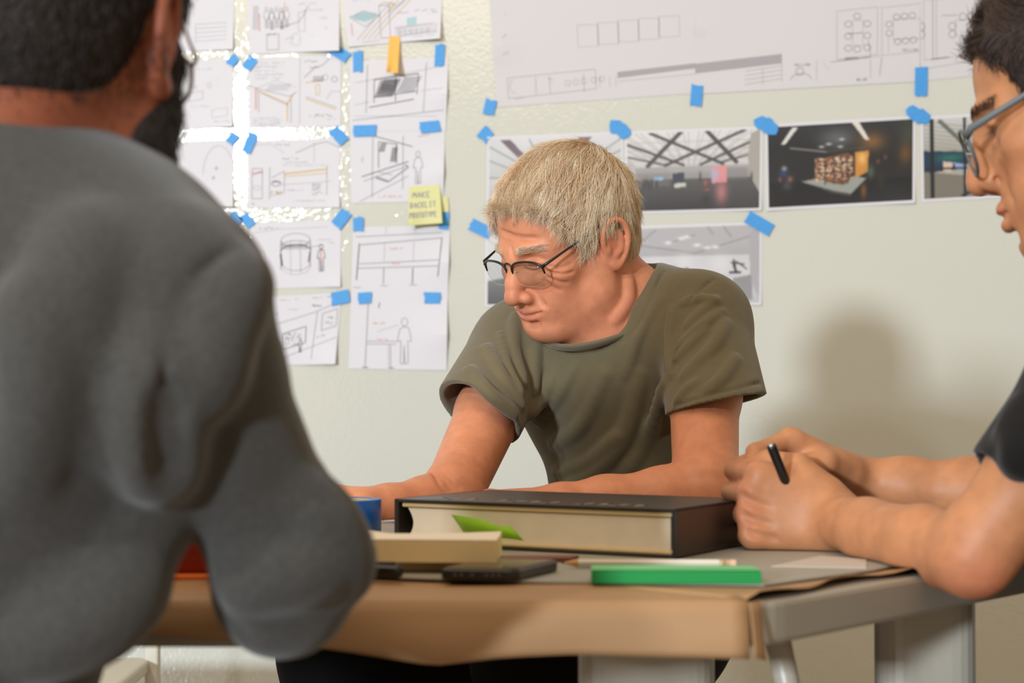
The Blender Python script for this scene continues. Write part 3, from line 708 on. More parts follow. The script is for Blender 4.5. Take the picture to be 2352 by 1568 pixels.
# lower prints
p = Pic(*CELL, (214, 213, 214)); p.grad(0, .68, (218, 217, 218), (204, 204, 205)); p.poly([(0, .68), (.25, .60), (1, .62), (1, 1), (0, 1)], (118, 116, 114)); p.grad(.75, 1, (112, 110, 109), (84, 83, 84)); p.line((.0, .1), (.2, .4), (180, 180, 182), 1.2)
print_sheet([(1115, 528), (1434, 518), (1434, 700), (1114, 704)], p, (.018, .03), 'pale gallery print mostly hidden behind the face of the older man')
p = Pic(*CELL, (196, 194, 196)); p.grad(0, .4, (196, 193, 194), (176, 173, 175)); p.grad(.38, .7, (208, 206, 208), (216, 214, 216)); p.grad(.7, 1, (150, 148, 150), (110, 108, 112), 0, .5); p.grad(.7, 1, (206, 204, 206), (190, 188, 190), .5, 1)
p.poly([(0, .02), (1, .0), (.92, .14), (.5, .30), (.1, .2)], (186, 182, 184)); p.poly([(.92, .12), (1, 0), (1, .95), (.93, .7)], (178, 175, 178))
for (a, b) in (((.1, .16), (.2, .02)), ((.72, .0), (.78, .14)), ((.6, 0), (.64, .1)), ((.3, .2), (.5, .1)), ((0, .2), (.5, .34)), ((.5, .34), (.92, .14))): p.line(a, b, (150, 146, 148), 1.6)
for (u, v) in ((.4, .15), (.44, .13), (.52, .24), (.6, .28), (.66, .27), (.3, .2)): p.blob(u, v, .03, .02, (244, 242, 244))
for (u, v) in ((.2, .5), (.42, .45), (.7, .48)): p.blob(u, v, .08, .12, (228, 226, 228), .6)
p.poly([(.66, .62), (.93, .62), (.95, .95), (.8, .98), (.66, .75)], (206, 204, 206)); p.poly([(.8, .68), (.94, .64), (.95, .96), (.8, .99)], (150, 148, 150)); p.poly([(.28, .56), (.62, .56), (.62, .68), (.3, .68)], (222, 220, 222))
for (a, b, w) in (((.8, .50), (.82, .60), 3), ((.78, .47), (.88, .50), 1.5), ((.80, .44), (.81, .52), 2), ((.77, .60), (.85, .60), 2.5), ((.82, .46), (.9, .56), 1.2)): p.line(a, b, (54, 52, 56), w)
p.blob(.34, .53, .02, .02, (90, 88, 90)); p.blob(.44, .55, .015, .02, (90, 88, 90))
print_sheet([(1440, 520), (1750, 510), (1749, 700), (1442, 704)], p, (.018, .03), 'print of a white gallery with a small dark sculpture, beside the older man\'s shoulder', curl=[(1, 1, .004, .4)])

# ------------------------------------------------------------------ tape pieces and notes
TAPE = mat('painters_tape_blue', (74, 158, 226), .55, noise=(160, .05))
def patch(name, pts, base, m, label, cat, group, lift=0.0):
    n = len(pts); c = (sum(p[0] for p in pts) / n, sum(p[1] for p in pts) / n)
    def P(x, y, z): return wallp(x, y, z)
    V = [P(x, y, base + lift * (1 if i in (n // 2, n // 2 + 1) else 0)) for i, (x, y) in enumerate(pts)] + [P(x, y, base - .0005) for x, y in pts] + [P(c[0], c[1], base + lift * .3)]
    F = [(i, (i + 1) % n, 2 * n) for i in range(n)] + [(i, n + i, n + (i + 1) % n, (i + 1) % n) for i in range(n)]
    return tag(mesh_obj(name, V, F, m), label, cat, group)
def tape(cx, cy, w, h, ang, label, base=.0046, seed=0, torn=1.0):
    r = random.Random(seed + int(cx)); a = R(ang); pts = []
    n = 5
    for i in range(n): pts.append((-w / 2 + w * i / (n - 1), -h / 2 + r.uniform(-1, 1) * 2.4 * torn))
    for i in range(n): pts.append((w / 2 - w * i / (n - 1), h / 2 + r.uniform(-1, 1) * 2.4 * torn))
    pts = [(cx + x * math.cos(a) - y * math.sin(a), cy + x * math.sin(a) + y * math.cos(a)) for x, y in pts]
    return patch('tape_piece', pts, base, TAPE, label, 'tape', 'blue tape pieces on the wall')
T = [
 (535, 139, 20, 26, 42, 'blue tape diamond between the top two sheets of the leftmost column'),
 (574, 145, 24, 30, 38, 'blue tape on the top left corner of the sheet with ochre table legs'),
 (781, 122, 26, 44, -58, 'slanting blue tape at the top right corner of the sheet with ochre table legs'),
 (822, 141, 22, 48, 0, 'upright blue tape left of the orange note'),
 (1010, 127, 22, 50, 3, 'upright blue tape right of the orange note'),
 (534, 319, 20, 26, 42, 'blue tape diamond between the lower two sheets of the leftmost column'),
 (574, 329, 22, 46, 24, 'long blue tape on the top left corner of the ochre bench sheet'),
 (778, 311, 26, 42, -42, 'slanting blue tape at the top right corner of the ochre bench sheet'),
 (838, 300, 26, 54, 88, 'wide blue tape on the top left corner of the tall lit case sheet'),
 (988, 291, 26, 46, 84, 'wide blue tape on the top right corner of the tall lit case sheet'),
 (540, 503, 24, 30, -45, 'blue tape just above the shoulder of the man in grey'),
 (568, 506, 22, 34, -40, 'blue tape on the top left corner of the round drum sheet'),
 (784, 502, 28, 42, 38, 'slanting blue tape at the top right corner of the round drum sheet'),
 (823, 515, 24, 32, 0, 'short blue tape on the top left corner of the long bench sheet'),
 (1020, 507, 22, 40, 4, 'blue tape showing beneath the yellow note'),
 (782, 683, 30, 42, 78, 'blue tape at the top right corner of the slanting room view sheet'),
 (838, 684, 26, 32, 86, 'blue tape on the left above the figure-at-a-desk sheet'),
 (994, 684, 26, 39, 91, 'blue tape on the right above the figure-at-a-desk sheet'),
 (1125, 246, 26, 34, 14, 'blue tape on the bottom left corner of the leftmost floor plan'),
 (1115, 309, 28, 30, 40, 'blue tape diamond at the top left corner of the print behind the hair'),
 (1600, 219, 27, 48, 5, 'blue tape where the first two floor plans meet'),
 (2116, 187, 29, 66, 1, 'tall blue tape where the second and third floor plans meet'),
 (1104, 525, 28, 52, -64, 'slanting blue tape left of the older man\'s forehead'),
 (1744, 513, 30, 64, -60, 'long slanting blue tape on the print with the small sculpture'),
 (1460, 517, 14, 24, 20, 'sliver of blue tape at the back of the older man\'s head')]
for (cx, cy, w, h, a, lab) in T: tape(cx, cy, w, h, a, lab)
def cross_patch(cx, cy, k, label, seed):
    r = random.Random(seed); pts = []
    for i in range(16):
        a = 2 * math.pi * i / 16; rad = k * (22 + 6 * math.cos(2 * a - 1.0) + r.uniform(-3.5, 3.5)); pts.append((cx + rad * math.cos(a), cy + rad * math.sin(a)))
    patch('tape_piece', pts, .0045, TAPE, label, 'tape', 'blue tape pieces on the wall')
cross_patch(1424, 297, 1.0, 'crossed blue tape blob above the older man\'s hair between two prints', 3)
cross_patch(1760, 287, 1.05, 'crossed blue tape blob at the corner of the skylit gallery print', 11)
cross_patch(2107, 263, 1.05, 'crossed blue tape blob at the right corner of the dark bookcase print', 23)

ORANGE = mat('note_orange', (248, 192, 96), .7); YELLOW = mat('note_yellow', (226, 222, 160), .75)
def note(name, q, m, label, words=None, lift=.012, base=.004):
    s = Sheet(q, base, [(0, 1, lift, 1.2), (1, 1, lift, 1.2)], 8, 8)
    if words:
        for (t, u, v, hu, hv) in words: s.word(t, u, v, hu, hv, 1, 2.2)
    return s.done(name, label, 'sticky note', 'sticky notes on the wall', [m, INK[2]])
note('sticky_note', [(894, 82), (919, 84), (914, 168), (888, 166)], ORANGE, 'narrow orange note hanging upright between two sheets', None, .03)
note('sticky_note', [(940, 428), (1010, 424), (1016, 512), (936, 518)], YELLOW, 'yellow note reading MAKE BACKLIT PROTOTYPE', [('MAKE', .12, .16, .11, .14), ('BACKLIT', .06, .42, .085, .14), ('PROTOTYPE', .05, .68, .068, .14)], .03, .005)
note('sticky_note', [(950, 452), (1029, 452), (1031, 486), (950, 492)], YELLOW, 'second yellow note peeping out behind the lettered one', None, .002, .0035)
note('sticky_note', [(1112, 720), (1150, 720), (1148, 756), (1110, 756)], ORANGE, 'orange note low on the wall beside the older man\'s sleeve', [('IN', .25, .2, .14, .2)], .004)
# ------------------------------------------------------------------ table
TZ = 0.74
def TP(px, py, dz=0.0):
    """point on the table plane (raised by dz) seen at this place of the photograph"""
    d = W(px, py, 1.0) - np.array([0, 0, CAMZ]); t = (TZ + dz - CAMZ) / d[2]
    return np.array([0, 0, CAMZ]) + d * t
LAM = mat('table_laminate', (160, 150, 134), .4, bump=[(300, .05, .001)])
LEGM = mat('table_leg_paint', (188, 178, 160), .35)
TBL = (0.0, 1.7, 0.0)
table = empty('table', TBL, 'pale grey-beige table with rounded corners under brown paper', 'table')
def rounded(poly, r, n=6):
    out = []; N = len(poly)
    for i in range(N):
        p = np.array(poly[i], float); a = np.array(poly[i - 1], float) - p; b = np.array(poly[(i + 1) % N], float) - p
        a /= np.linalg.norm(a); b /= np.linalg.norm(b)
        for k in range(n + 1):
            t = k / n; q0 = p + a * r * (1 - t); q1 = p + b * r * t
            out.append(tuple(q0 * (1 - t) + q1 * t))
    return out
tpoly = [(-1.05, 1.275), (.178, 1.262), (.84, 2.03), (-1.05, 2.14)]
mb = MB(); mb.prism(rounded(tpoly, .035), TZ - .032, TZ); mb.build('tabletop', LAM, table, bevel=.004)
def leg_panel(cx, cy, w, d, name='leg'):
    mb = MB(); pl = rounded([(cx - w / 2, cy - d / 2), (cx + w / 2, cy - d / 2), (cx + w / 2, cy + d / 2), (cx - w / 2, cy + d / 2)], d * .45)
    mb.prism(pl, 0.02, TZ - .032); mb.build(name, LEGM, table, smooth=False, bevel=.002)
    mb = MB(); mb.box((cx - w / 2 - .05, cy - .25, 0), (w + .1, 0, 0), (0, .5, 0), (0, 0, .02)); mb.build('foot', LEGM, table, bevel=.004)
leg_panel(.124, 1.62, .126, .06)
leg_panel(.382, 1.62, .090, .06)
leg_panel(-.72, 1.62, .12, .06)
mb = MB(); mb.tube([(.215, 1.44, TZ - .034), (.235, 1.45, .62), (.40, 1.50, .02)], [.011, .010, .009], 12); mb.build('brace', LEGM, table, smooth=True)
mb = MB(); mb.box((-.8, 1.60, TZ - .052), (1.22, 0, 0), (0, .05, 0), (0, 0, .02)); mb.build('crossbar', LEGM, table)

# brown paper over the front edge
KRAFT = mat('kraft_paper', (170, 130, 90), .62, bump=[(14, .25, .004), (90, .12, .001)], noise=(9, .05))
r = random.Random(4)
def kraft():
    V = []; F = []; nx = 90; x0, x1 = -1.0, .170
    zs_top = [0.42, .30, .2, .1, .04, .012, .004]
    rows = len(zs_top) + 8
    for i in range(nx + 1):
        t = i / nx; x = x0 + (x1 - x0) * t
        yf = 1.275 + (1.262 - 1.275) * (x + 1.05) / 1.228 - .004
        px = 1176 + x / yf * FPX
        drop = np.interp(px, [-2000, 320, 640, 800, 1000, 1150, 1320, 1600, 1705], [.018, .020, .026, .032, .041, .036, .034, .036, .037])
        bulge = .004 + .006 * math.exp(-((px - 980) / 160) ** 2)
        for k, d in enumerate(zs_top): V.append((x, yf + d, TZ + .0022 + .0012 * math.sin(x * 23) * (d > .05)))
        V.append((x, yf + .0005, TZ + .0012))
        for k in range(1, 8):
            f = k / 7
            V.append((x, yf - .0015 - bulge * math.sin(f * 2.2) - .0012 * math.sin(x * 31 + f * 3), TZ - .001 - drop * f))
    for i in range(nx):
        for k in range(rows - 1): F.append((i * rows + k, i * rows + k + 1, (i + 1) * rows + k + 1, (i + 1) * rows + k))
    b = len(V)
    # flap running back along the slanting side
    side = [(.170, 1.258), (.165, 1.262)]
    a0 = np.array([.178, 1.262]); dr = np.array([.66, .768]); dr /= np.linalg.norm(dr); nn = np.array([-dr[1], dr[0]])
    n = 26
    for i in range(n + 1):
        t = i / n * .44; lift = .0022 + (.004 + .002 * math.sin(i * .9)) * (0 < i < n)
        for k, w in enumerate((.012 - .006 * math.sin(i * .5), .03, .08, .2)):
            q = a0 + dr * t + nn * w
            V.append((q[0], q[1], TZ + (lift if k == 0 else .0022 + .0006 * k)))
    for i in range(n):
        for k in range(3): F.append((b + i * 4 + k, b + i * 4 + k + 1, b + (i + 1) * 4 + k + 1, b + (i + 1) * 4 + k))
    # the front drop folded round the corner into a small curled point
    b = len(V); m = 8
    for i in range(m + 1):
        t = i / m
        for k in range(6):
            f = k / 5
            V.append((.170 + .010 * math.sin(t * 1.5) + .003 * f, 1.2545 + .016 * t * (1 - f * .5) - .007 * f * (1 - t), TZ + .002 - .039 * f - .004 * t * f))
    for i in range(m):
        for k in range(5): F.append((b + i * 6 + k, b + i * 6 + k + 1, b + (i + 1) * 6 + k + 1, b + (i + 1) * 6 + k))
    o = mesh_obj('brown_paper_cover', V, F, KRAFT, smooth=True)
    sm = o.modifiers.new('thickness', 'SOLIDIFY'); sm.thickness = .0006; sm.offset = 1
    return o
tag(kraft(), 'brown kraft paper sheet folded over the front edge of the table', 'paper')

# grey mat
MATC = mat('mat_grey', (156, 153, 142), .5)
mp = [TP(-200, 1335), TP(805, 1337), TP(1250, 1352), TP(1755, 1358), TP(2010, 1322), (.64, 1.93, TZ), (-.62, 1.98, TZ)]
mb = MB(); mb.prism([(p[0], p[1]) for p in mp], TZ + .0038, TZ + .0058)
tag(mb.build('cutting_mat', MATC, bevel=.0006), 'thin grey mat lying on the brown paper', 'mat')
MZ = .0058

# ------------------------------------------------------------------ the big book
BLACK = mat('book_cloth_black', (46, 40, 36), .38, bump=[(600, .1, .0004)])
PAGES = mat('book_pages', (252, 238, 216), .8, noise=(40, .04))
ENDP = mat('book_endpaper', (240, 214, 164), .7)
e1 = np.array([-.866, .5]); e2 = np.array([.5, .866]); N0 = np.array([.1455, 1.540])
BL, BW, BT = .300, .180, .044
zb = TZ + MZ
book = empty('book', (N0[0], N0[1], zb), 'very thick black hardback book lying flat with pale page edges', 'book')
def bp_(u, v, z): q = N0 + e1 * u + e2 * v; return (q[0], q[1], z)
mb = MB()
def slab(mb, u0, u1, v0, v1, z0, z1, m=0):
    mb.box(bp_(u0, v0, z0), np.array(bp_(u1, v0, z0)) - np.array(bp_(u0, v0, z0)), np.array(bp_(u0, v1, z0)) - np.array(bp_(u0, v0, z0)), (0, 0, z1 - z0), m)
slab(mb, 0, BL, 0, BW, zb, zb + .003); slab(mb, 0, BL, 0, BW, zb + BT - .0034, zb + BT); slab(mb, 0, .0045, 0, BW, zb, zb + BT); slab(mb, BL - .005, BL, 0, BW, zb, zb + BT)
mb.build('cover', BLACK, book, bevel=.0012)
mb = MB(); n = 14; V = []
for k in range(n + 1):
    z = zb + .007 + (BT - .0155) * k / n; bow = .006 * math.sin(math.pi * k / n)
    for (u, v) in ((.008, .004), (BL - .014 - bow, .004), (BL - .014 - bow, BW - .004), (.008, BW - .004)): V.append(bp_(u, v, z))
F = [(0, 3, 2, 1), tuple(range(4 * n, 4 * n + 4))]
for k in range(n):
    for i in range(4): F.append((4 * k + i, 4 * k + (i + 1) % 4, 4 * k + 4 + (i + 1) % 4, 4 * k + 4 + i))
mb.add(V, F); mb.build('page_block', PAGES, book)
mb = MB(); slab(mb, .006, BL - .008, .002, BW - .003, zb + BT - .0076, zb + BT - .0034); slab(mb, .006, BL - .008, .002, BW - .003, zb + .003, zb + .0068)
mb.build('endpaper', ENDP, book, bevel=.0012)
mb = MB()
for i, u in enumerate(np.arange(.045, .275, .018)):       # pale blurred title letters along the cover's front edge
    if i in (4, 9): continue
    slab(mb, u, u + .004, .012, .035, zb + BT, zb + BT + .0003)
    slab(mb, u, u + .011, .012, .016, zb + BT, zb + BT + .0003) if i % 2 else slab(mb, u, u + .011, .031, .035, zb + BT, zb + BT + .0003)
o = mb.build('title_lettering', mat('title_grey', (150, 144, 134), .5), book); o['label'] = 'pale grey title letters'
# sticky tab sticking out of the pages
LIME = mat('tab_lime', (150, 205, 20), .6, sss=.0)
def curved_tab(name, pts_uvz, m, label, cat, group=None, parent=None):
    V = []; n = len(pts_uvz) // 2
    V = [bp_(*p) for p in pts_uvz]
    F = [(i, i + 1, n + i + 1, n + i) for i in range(n - 1)]
    o = mesh_obj(name, V, F, m, parent, smooth=True)
    s_ = o.modifiers.new('t', 'SOLIDIFY'); s_.thickness = .0003
    return tag(o, label, cat, group)
top = [(.234, -.0005, .031), (.216, -.012, .0312), (.197, -.018, .0300), (.182, -.020, .0275), (.171, -.021, .0245), (.166, -.021, .0238), (.158, -.020, .0245)]
bot = [(.218, -.0015, .0130), (.206, -.014, .0145), (.190, -.020, .0140), (.176, -.022, .0135), (.164, -.022, .0130), (.154, -.021, .0125), (.144, -.020, .0115)]
curved_tab('sticky_tab', [(a, b, zb + c) for a, b, c in top] + [(a, b, zb + c) for a, b, c in bot], LIME, 'lime green sticky tab poking out of the thick book', 'sticky tab', 'lime sticky tabs')
# the slim dark red book beneath: a red ribbon edge showing under the cover
# ------------------------------------------------------------------ pads, pens, phone
PADT = mat('pad_top_cream', (244, 228, 206), .55); PADS = mat('pad_side_cream', (250, 220, 164), .8, bump=[(500, .2, .0004)])
def block(name, quad, z0, z1, mtop, mside, label, cat, group=None, curl=None):
    """stack of note paper: side body plus a top leaf that may curl up"""
    c = np.mean([q for q in quad], axis=0)
    e = empty(name, (c[0], c[1], z0), label, cat, group)
    mb = MB(); mb.prism([(q[0], q[1]) for q in quad], z0, z1 - .0006); mb.build('paper_stack', mside, e, bevel=.0006)
    A, B, C_, D_ = [np.array([q[0], q[1]]) for q in quad]; V = []; n = 10
    for j in range(n + 1):
        for i in range(n + 1):
            u, v = i / n, j / n; p = (1 - v) * ((1 - u) * A + u * B) + v * ((1 - u) * D_ + u * C_)
            h = 0
            for (cu, cv, hh, rad) in (curl or []):
                d = math.hypot(u - cu, v - cv); h += hh * max(0, 1 - d / rad) ** 2
            V.append((p[0], p[1], z1 + h))
    F = [(j * (n + 1) + i, j * (n + 1) + i + 1, (j + 1) * (n + 1) + i + 1, (j + 1) * (n + 1) + i) for j in range(n) for i in range(n)]
    mesh_obj('top_leaf', V, F, mtop, e, smooth=True)
    return e
def qd(*p): return [np.array([a, b]) for a, b in p]
zp = TZ + MZ
a = TP(835, 1313, MZ)[:2]; b = TP(1138, 1309, MZ)[:2]
block('note_pad', [TP(800, 1311, MZ)[:2], TP(1132, 1309, MZ)[:2], b + np.array([.004, .085]), TP(800, 1306, MZ)[:2] + np.array([0, .085])], zp, zp + .0085, PADT, PADS, 'thin cream note pad underneath the thicker cream pad', 'note pad', 'cream note pads', [(0, 0, .0, .3)])
z1 = zp + .009
q0 = TP(833, 1290, .015)[:2]; q1 = TP(1140, 1293, .015)[:2]
block('note_pad', [q0, q1, q1 + np.array([.004, .075]), q0 + np.array([-.022, .055])], z1, z1 + .0185, PADT, PADS, 'thick cream note pad lying on the thin one before the book', 'note pad', 'cream note pads', [(0, 1, .012, .35), (1, 0.9, .002, .45)])
LB = TP(1148, 1311, MZ)[:2]
tagq = [TP(1120, 1315, MZ), TP(1205, 1313, MZ), TP(1215, 1296, MZ), TP(1130, 1296, MZ)]
mb = MB(); mb.prism([(p[0], p[1]) for p in tagq], zp, zp + .0022)
tag(mb.build('sticky_tab', LIME), 'lime green sticky tabs lying flat behind the phone', 'sticky tab', 'lime sticky tabs')
MAR = mat('leather_maroon', (120, 62, 48), .5)
mq = [TP(1150, 1291, MZ), TP(1310, 1291, MZ), TP(1330, 1285, MZ), TP(1150, 1285, MZ)]
mb = MB(); mb.prism([(p[0], p[1]) for p in mq], zp, zp + .004)
tag(mb.build('notebook', MAR, bevel=.0005), 'slim maroon notebook edge showing between the pads and the thick book', 'notebook')

def pen(name, A, B, r, m, label, z, cap=True):
    A = np.array([A[0], A[1], z]); B = np.array([B[0], B[1], z]); d = B - A; L = np.linalg.norm(d); d /= L
    e = empty(name, A, label, 'pen')
    mb = MB(); mb.tube([A, A + d * L * .02, A + d * L * .55], [r * .7, r, r], 14); mb.build('barrel', m, e, smooth=True)
    mb = MB(); mb.tube([A + d * L * .55, A + d * L * .56, A + d * L * .97, B], [r, r * 1.12, r * 1.12, r * .8], 14); mb.build('cap', m, e, smooth=True)
    mb = MB(); s_ = np.array([0, 0, r * 1.2]); mb.tube([A + d * L * .6 + s_, A + d * L * .95 + s_], r * .28, 8); mb.build('clip', m, e, smooth=True)
    return e
PB = mat('pen_black', (26, 25, 24), .25)
pen('pen', TP(640, 1318, MZ), TP(922, 1329, MZ), .0052, PB, 'black pen lying on the mat left of the phone', zp + .0055)

# phone
ph = [TP(1006, 1333, MZ), TP(1186, 1336, MZ), TP(1287, 1311, MZ), TP(1120, 1308, MZ)]
pc = np.mean(ph, axis=0); phone = empty('phone', (pc[0], pc[1], zp), 'dark phone lying face up on the mat in front of the pads', 'phone')
mb = MB(); mb.prism(rounded([(p[0], p[1]) for p in ph], .009), zp, zp + .0095); mb.build('phone_body', mat('phone_case', (34, 32, 30), .3), phone, bevel=.0028, segs=4)
mb = MB(); cc = np.array([pc[0], pc[1]]); mb.prism(rounded([tuple(cc + (np.array([p[0], p[1]]) - cc) * .93) for p in ph], .008), zp + .0095, zp + .0099); mb.build('screen', mat('phone_screen', (20, 20, 22), .08), phone)
mb = MB(); A = np.array(ph[0][:2]); B = np.array(ph[1][:2]); dn = np.array([(B - A)[1], -(B - A)[0]]); dn /= np.linalg.norm(dn)
for t in (.22, .30, .44, .62, .70, .78):
    q = A + (B - A) * t + dn * .0004; mb.tube([(q[0], q[1], zp + .005), (q[0] + dn[0] * .001, q[1] + dn[1] * .001, zp + .005)], .0013, 8)
mb.build('port', mat('phone_port', (96, 86, 78), .4), phone)

# pencil
A = TP(1288, 1293, MZ + .004); B = TP(1692, 1295, MZ + .004); A[2] = B[2] = zp + .0042; d = (B - A); L = np.linalg.norm(d); d /= L
pe = empty('pencil', A, 'white pencil lying in front of the thick book', 'pencil')
mb = MB(); mb.tube([A + d * L * .10, A + d * L * .9], .0036, 6); mb.build('barrel', mat('pencil_white', (216, 206, 190), .4), pe)
mb = MB(); mb.tube([A + d * L * .02, A + d * L * .10], [.0008, .0036], 12); mb.build('sharpened_wood', mat('pencil_wood', (206, 156, 96), .7), pe)
mb = MB(); mb.tube([A, A + d * L * .02], [.0002, .0008], 8); mb.build('lead', PB, pe)
mb = MB(); mb.tube([A + d * L * .9, A + d * L * .92, A + d * L * .94, A + d * L * .96], [.0037, .0040, .0037, .0039], 14); mb.build('ferrule', mat('ferrule', (196, 168, 140), .3, metal=.7), pe)
mb = MB(); mb.tube([A + d * L * .96, A + d * L * .995, B], [.0036, .0036, .0026], 12); mb.build('eraser', mat('eraser_pink', (224, 176, 150), .8), pe)

# green block of index tabs
GT = mat('pad_green_top', (112, 196, 128), .7); GS = mat('pad_green_side', (10, 140, 62), .7, bump=[(500, .2, .0004)])
block('note_pad', [TP(1358, 1340, MZ)[:2], TP(1750, 1341, MZ)[:2], TP(1750, 1341, MZ)[:2] + np.array([-.003, .038]), TP(1358, 1340, MZ)[:2] + np.array([.002, .038])], zp, zp + .0105, GT, GS, 'long green block of sticky notes at the front of the mat', 'note pad', None)
# papers by the young man's hands
SHEETM = mat('loose_paper', (196, 184, 172), .7)
mb = MB(); q = [TP(1772, 1301, MZ), TP(1990, 1305, MZ), TP(1990, 1285, MZ), TP(1885, 1277, MZ)]; mb.prism([(p[0], p[1]) for p in q], zp, zp + .0006)
tag(mb.build('loose_paper', SHEETM), 'pale pointed paper sheet under the young man\'s forearm', 'paper')
mb = MB(); q = [TP(1790, 1262, MZ), TP(1905, 1264, MZ), TP(1925, 1250, MZ), TP(1800, 1248, MZ)]; mb.prism([(p[0], p[1]) for p in q], zp, zp + .002)
tag(mb.build('loose_paper', mat('paper_bright', (226, 214, 204), .6), bevel=.0003), 'small white paper behind the corner of the thick book', 'paper')

# tape roll
TR = TP(800, 1236, 0.0); trc = np.array([TR[0] - .008, 1.80, zb])
roll = empty('tape_roll', trc, 'roll of blue painter\'s tape standing flat behind the note pads', 'tape roll')
def ring(name, r0, r1, z0, z1, m, n=64):
    V = []; F = []
    for i in range(n):
        a = 2 * math.pi * i / n
        for (r_, z) in ((r1, z0), (r1, z1), (r0, z1), (r0, z0)): V.append((trc[0] + r_ * math.cos(a), trc[1] + r_ * math.sin(a), z))
    for i in range(n):
        j = (i + 1) % n
        for k in range(4): F.append((i * 4 + k, j * 4 + k, j * 4 + (k + 1) % 4, i * 4 + (k + 1) % 4))
    o = mesh_obj(name, V, F, m, roll, smooth=True)
    md = o.modifiers.new('b', 'BEVEL'); md.width = .0005; md.limit_method = 'ANGLE'
    return o
BT_ = mat('tape_roll_blue', (12, 92, 176), .35)
ring('tape', .034, .0445, zb, zb + .037, BT_); ring('core', .031, .034, zb - .0, zb + .0365, mat('core_card', (206, 190, 160), .8))
roll.location = trc

# orange-red case behind the grey man's arm
RED = mat('case_red', (140, 38, 12), .4, coat=.3); RED2 = mat('case_edge_orange', (236, 120, 50), .4)
cc = TP(420, 1338, .0); case = empty('pencil_case', (cc[0], cc[1], TZ + .004), 'orange-red case standing on the brown paper behind the grey man\'s arm', 'case')
x0 = TP(290, 1335)[0]; x1 = TP(515, 1340)[0]; yb = cc[1]
V = []; F = []; prof = [(0, .004), (-.002, .02), (.002, .045), (.012, .06), (.034, .066), (.06, .058), (.066, .03), (.068, .004)]
m_ = 12
for i in range(m_ + 1):
    x = x0 + (x1 - x0) * i / m_; e_ = 1 - .35 * abs(2 * i / m_ - 1) ** 4
    for (y, z) in prof: V.append((x, yb + y, TZ + .004 + z * e_))
k = len(prof)
for i in range(m_):
    for j in range(k): F.append((i * k + j, i * k + (j + 1) % k, (i + 1) * k + (j + 1) % k, (i + 1) * k + j))
F += [tuple(range(k)), tuple(range(m_ * k, m_ * k + k))[::-1]]
mesh_obj('case_body', V, F, RED, case, smooth=True)
mb = MB(); mb.box((x0 - .01, yb - .012, TZ + .0028), (x1 - x0 + .02, 0, 0), (0, .09, 0), (0, 0, .0045)); mb.build('rim', RED2, case, bevel=.0015)['label'] = 'orange rim'
# ------------------------------------------------------------------ people
def skin_mat(name, base, rough=.48):
    return mat(name, base, rough, spec=.3, attr='Col', noise=(70, .09, 6), bump=[(420, .12, .0006), (90, .10, .0012)], sss=.12)
def mixc(c, w, col): return c * (1 - w[:, None]) + np.array(lin(col))[None] * w[:, None]
def gl(P, c, r): return np.exp(-(((P - np.array(c)) / np.array(r)) ** 2).sum(1))

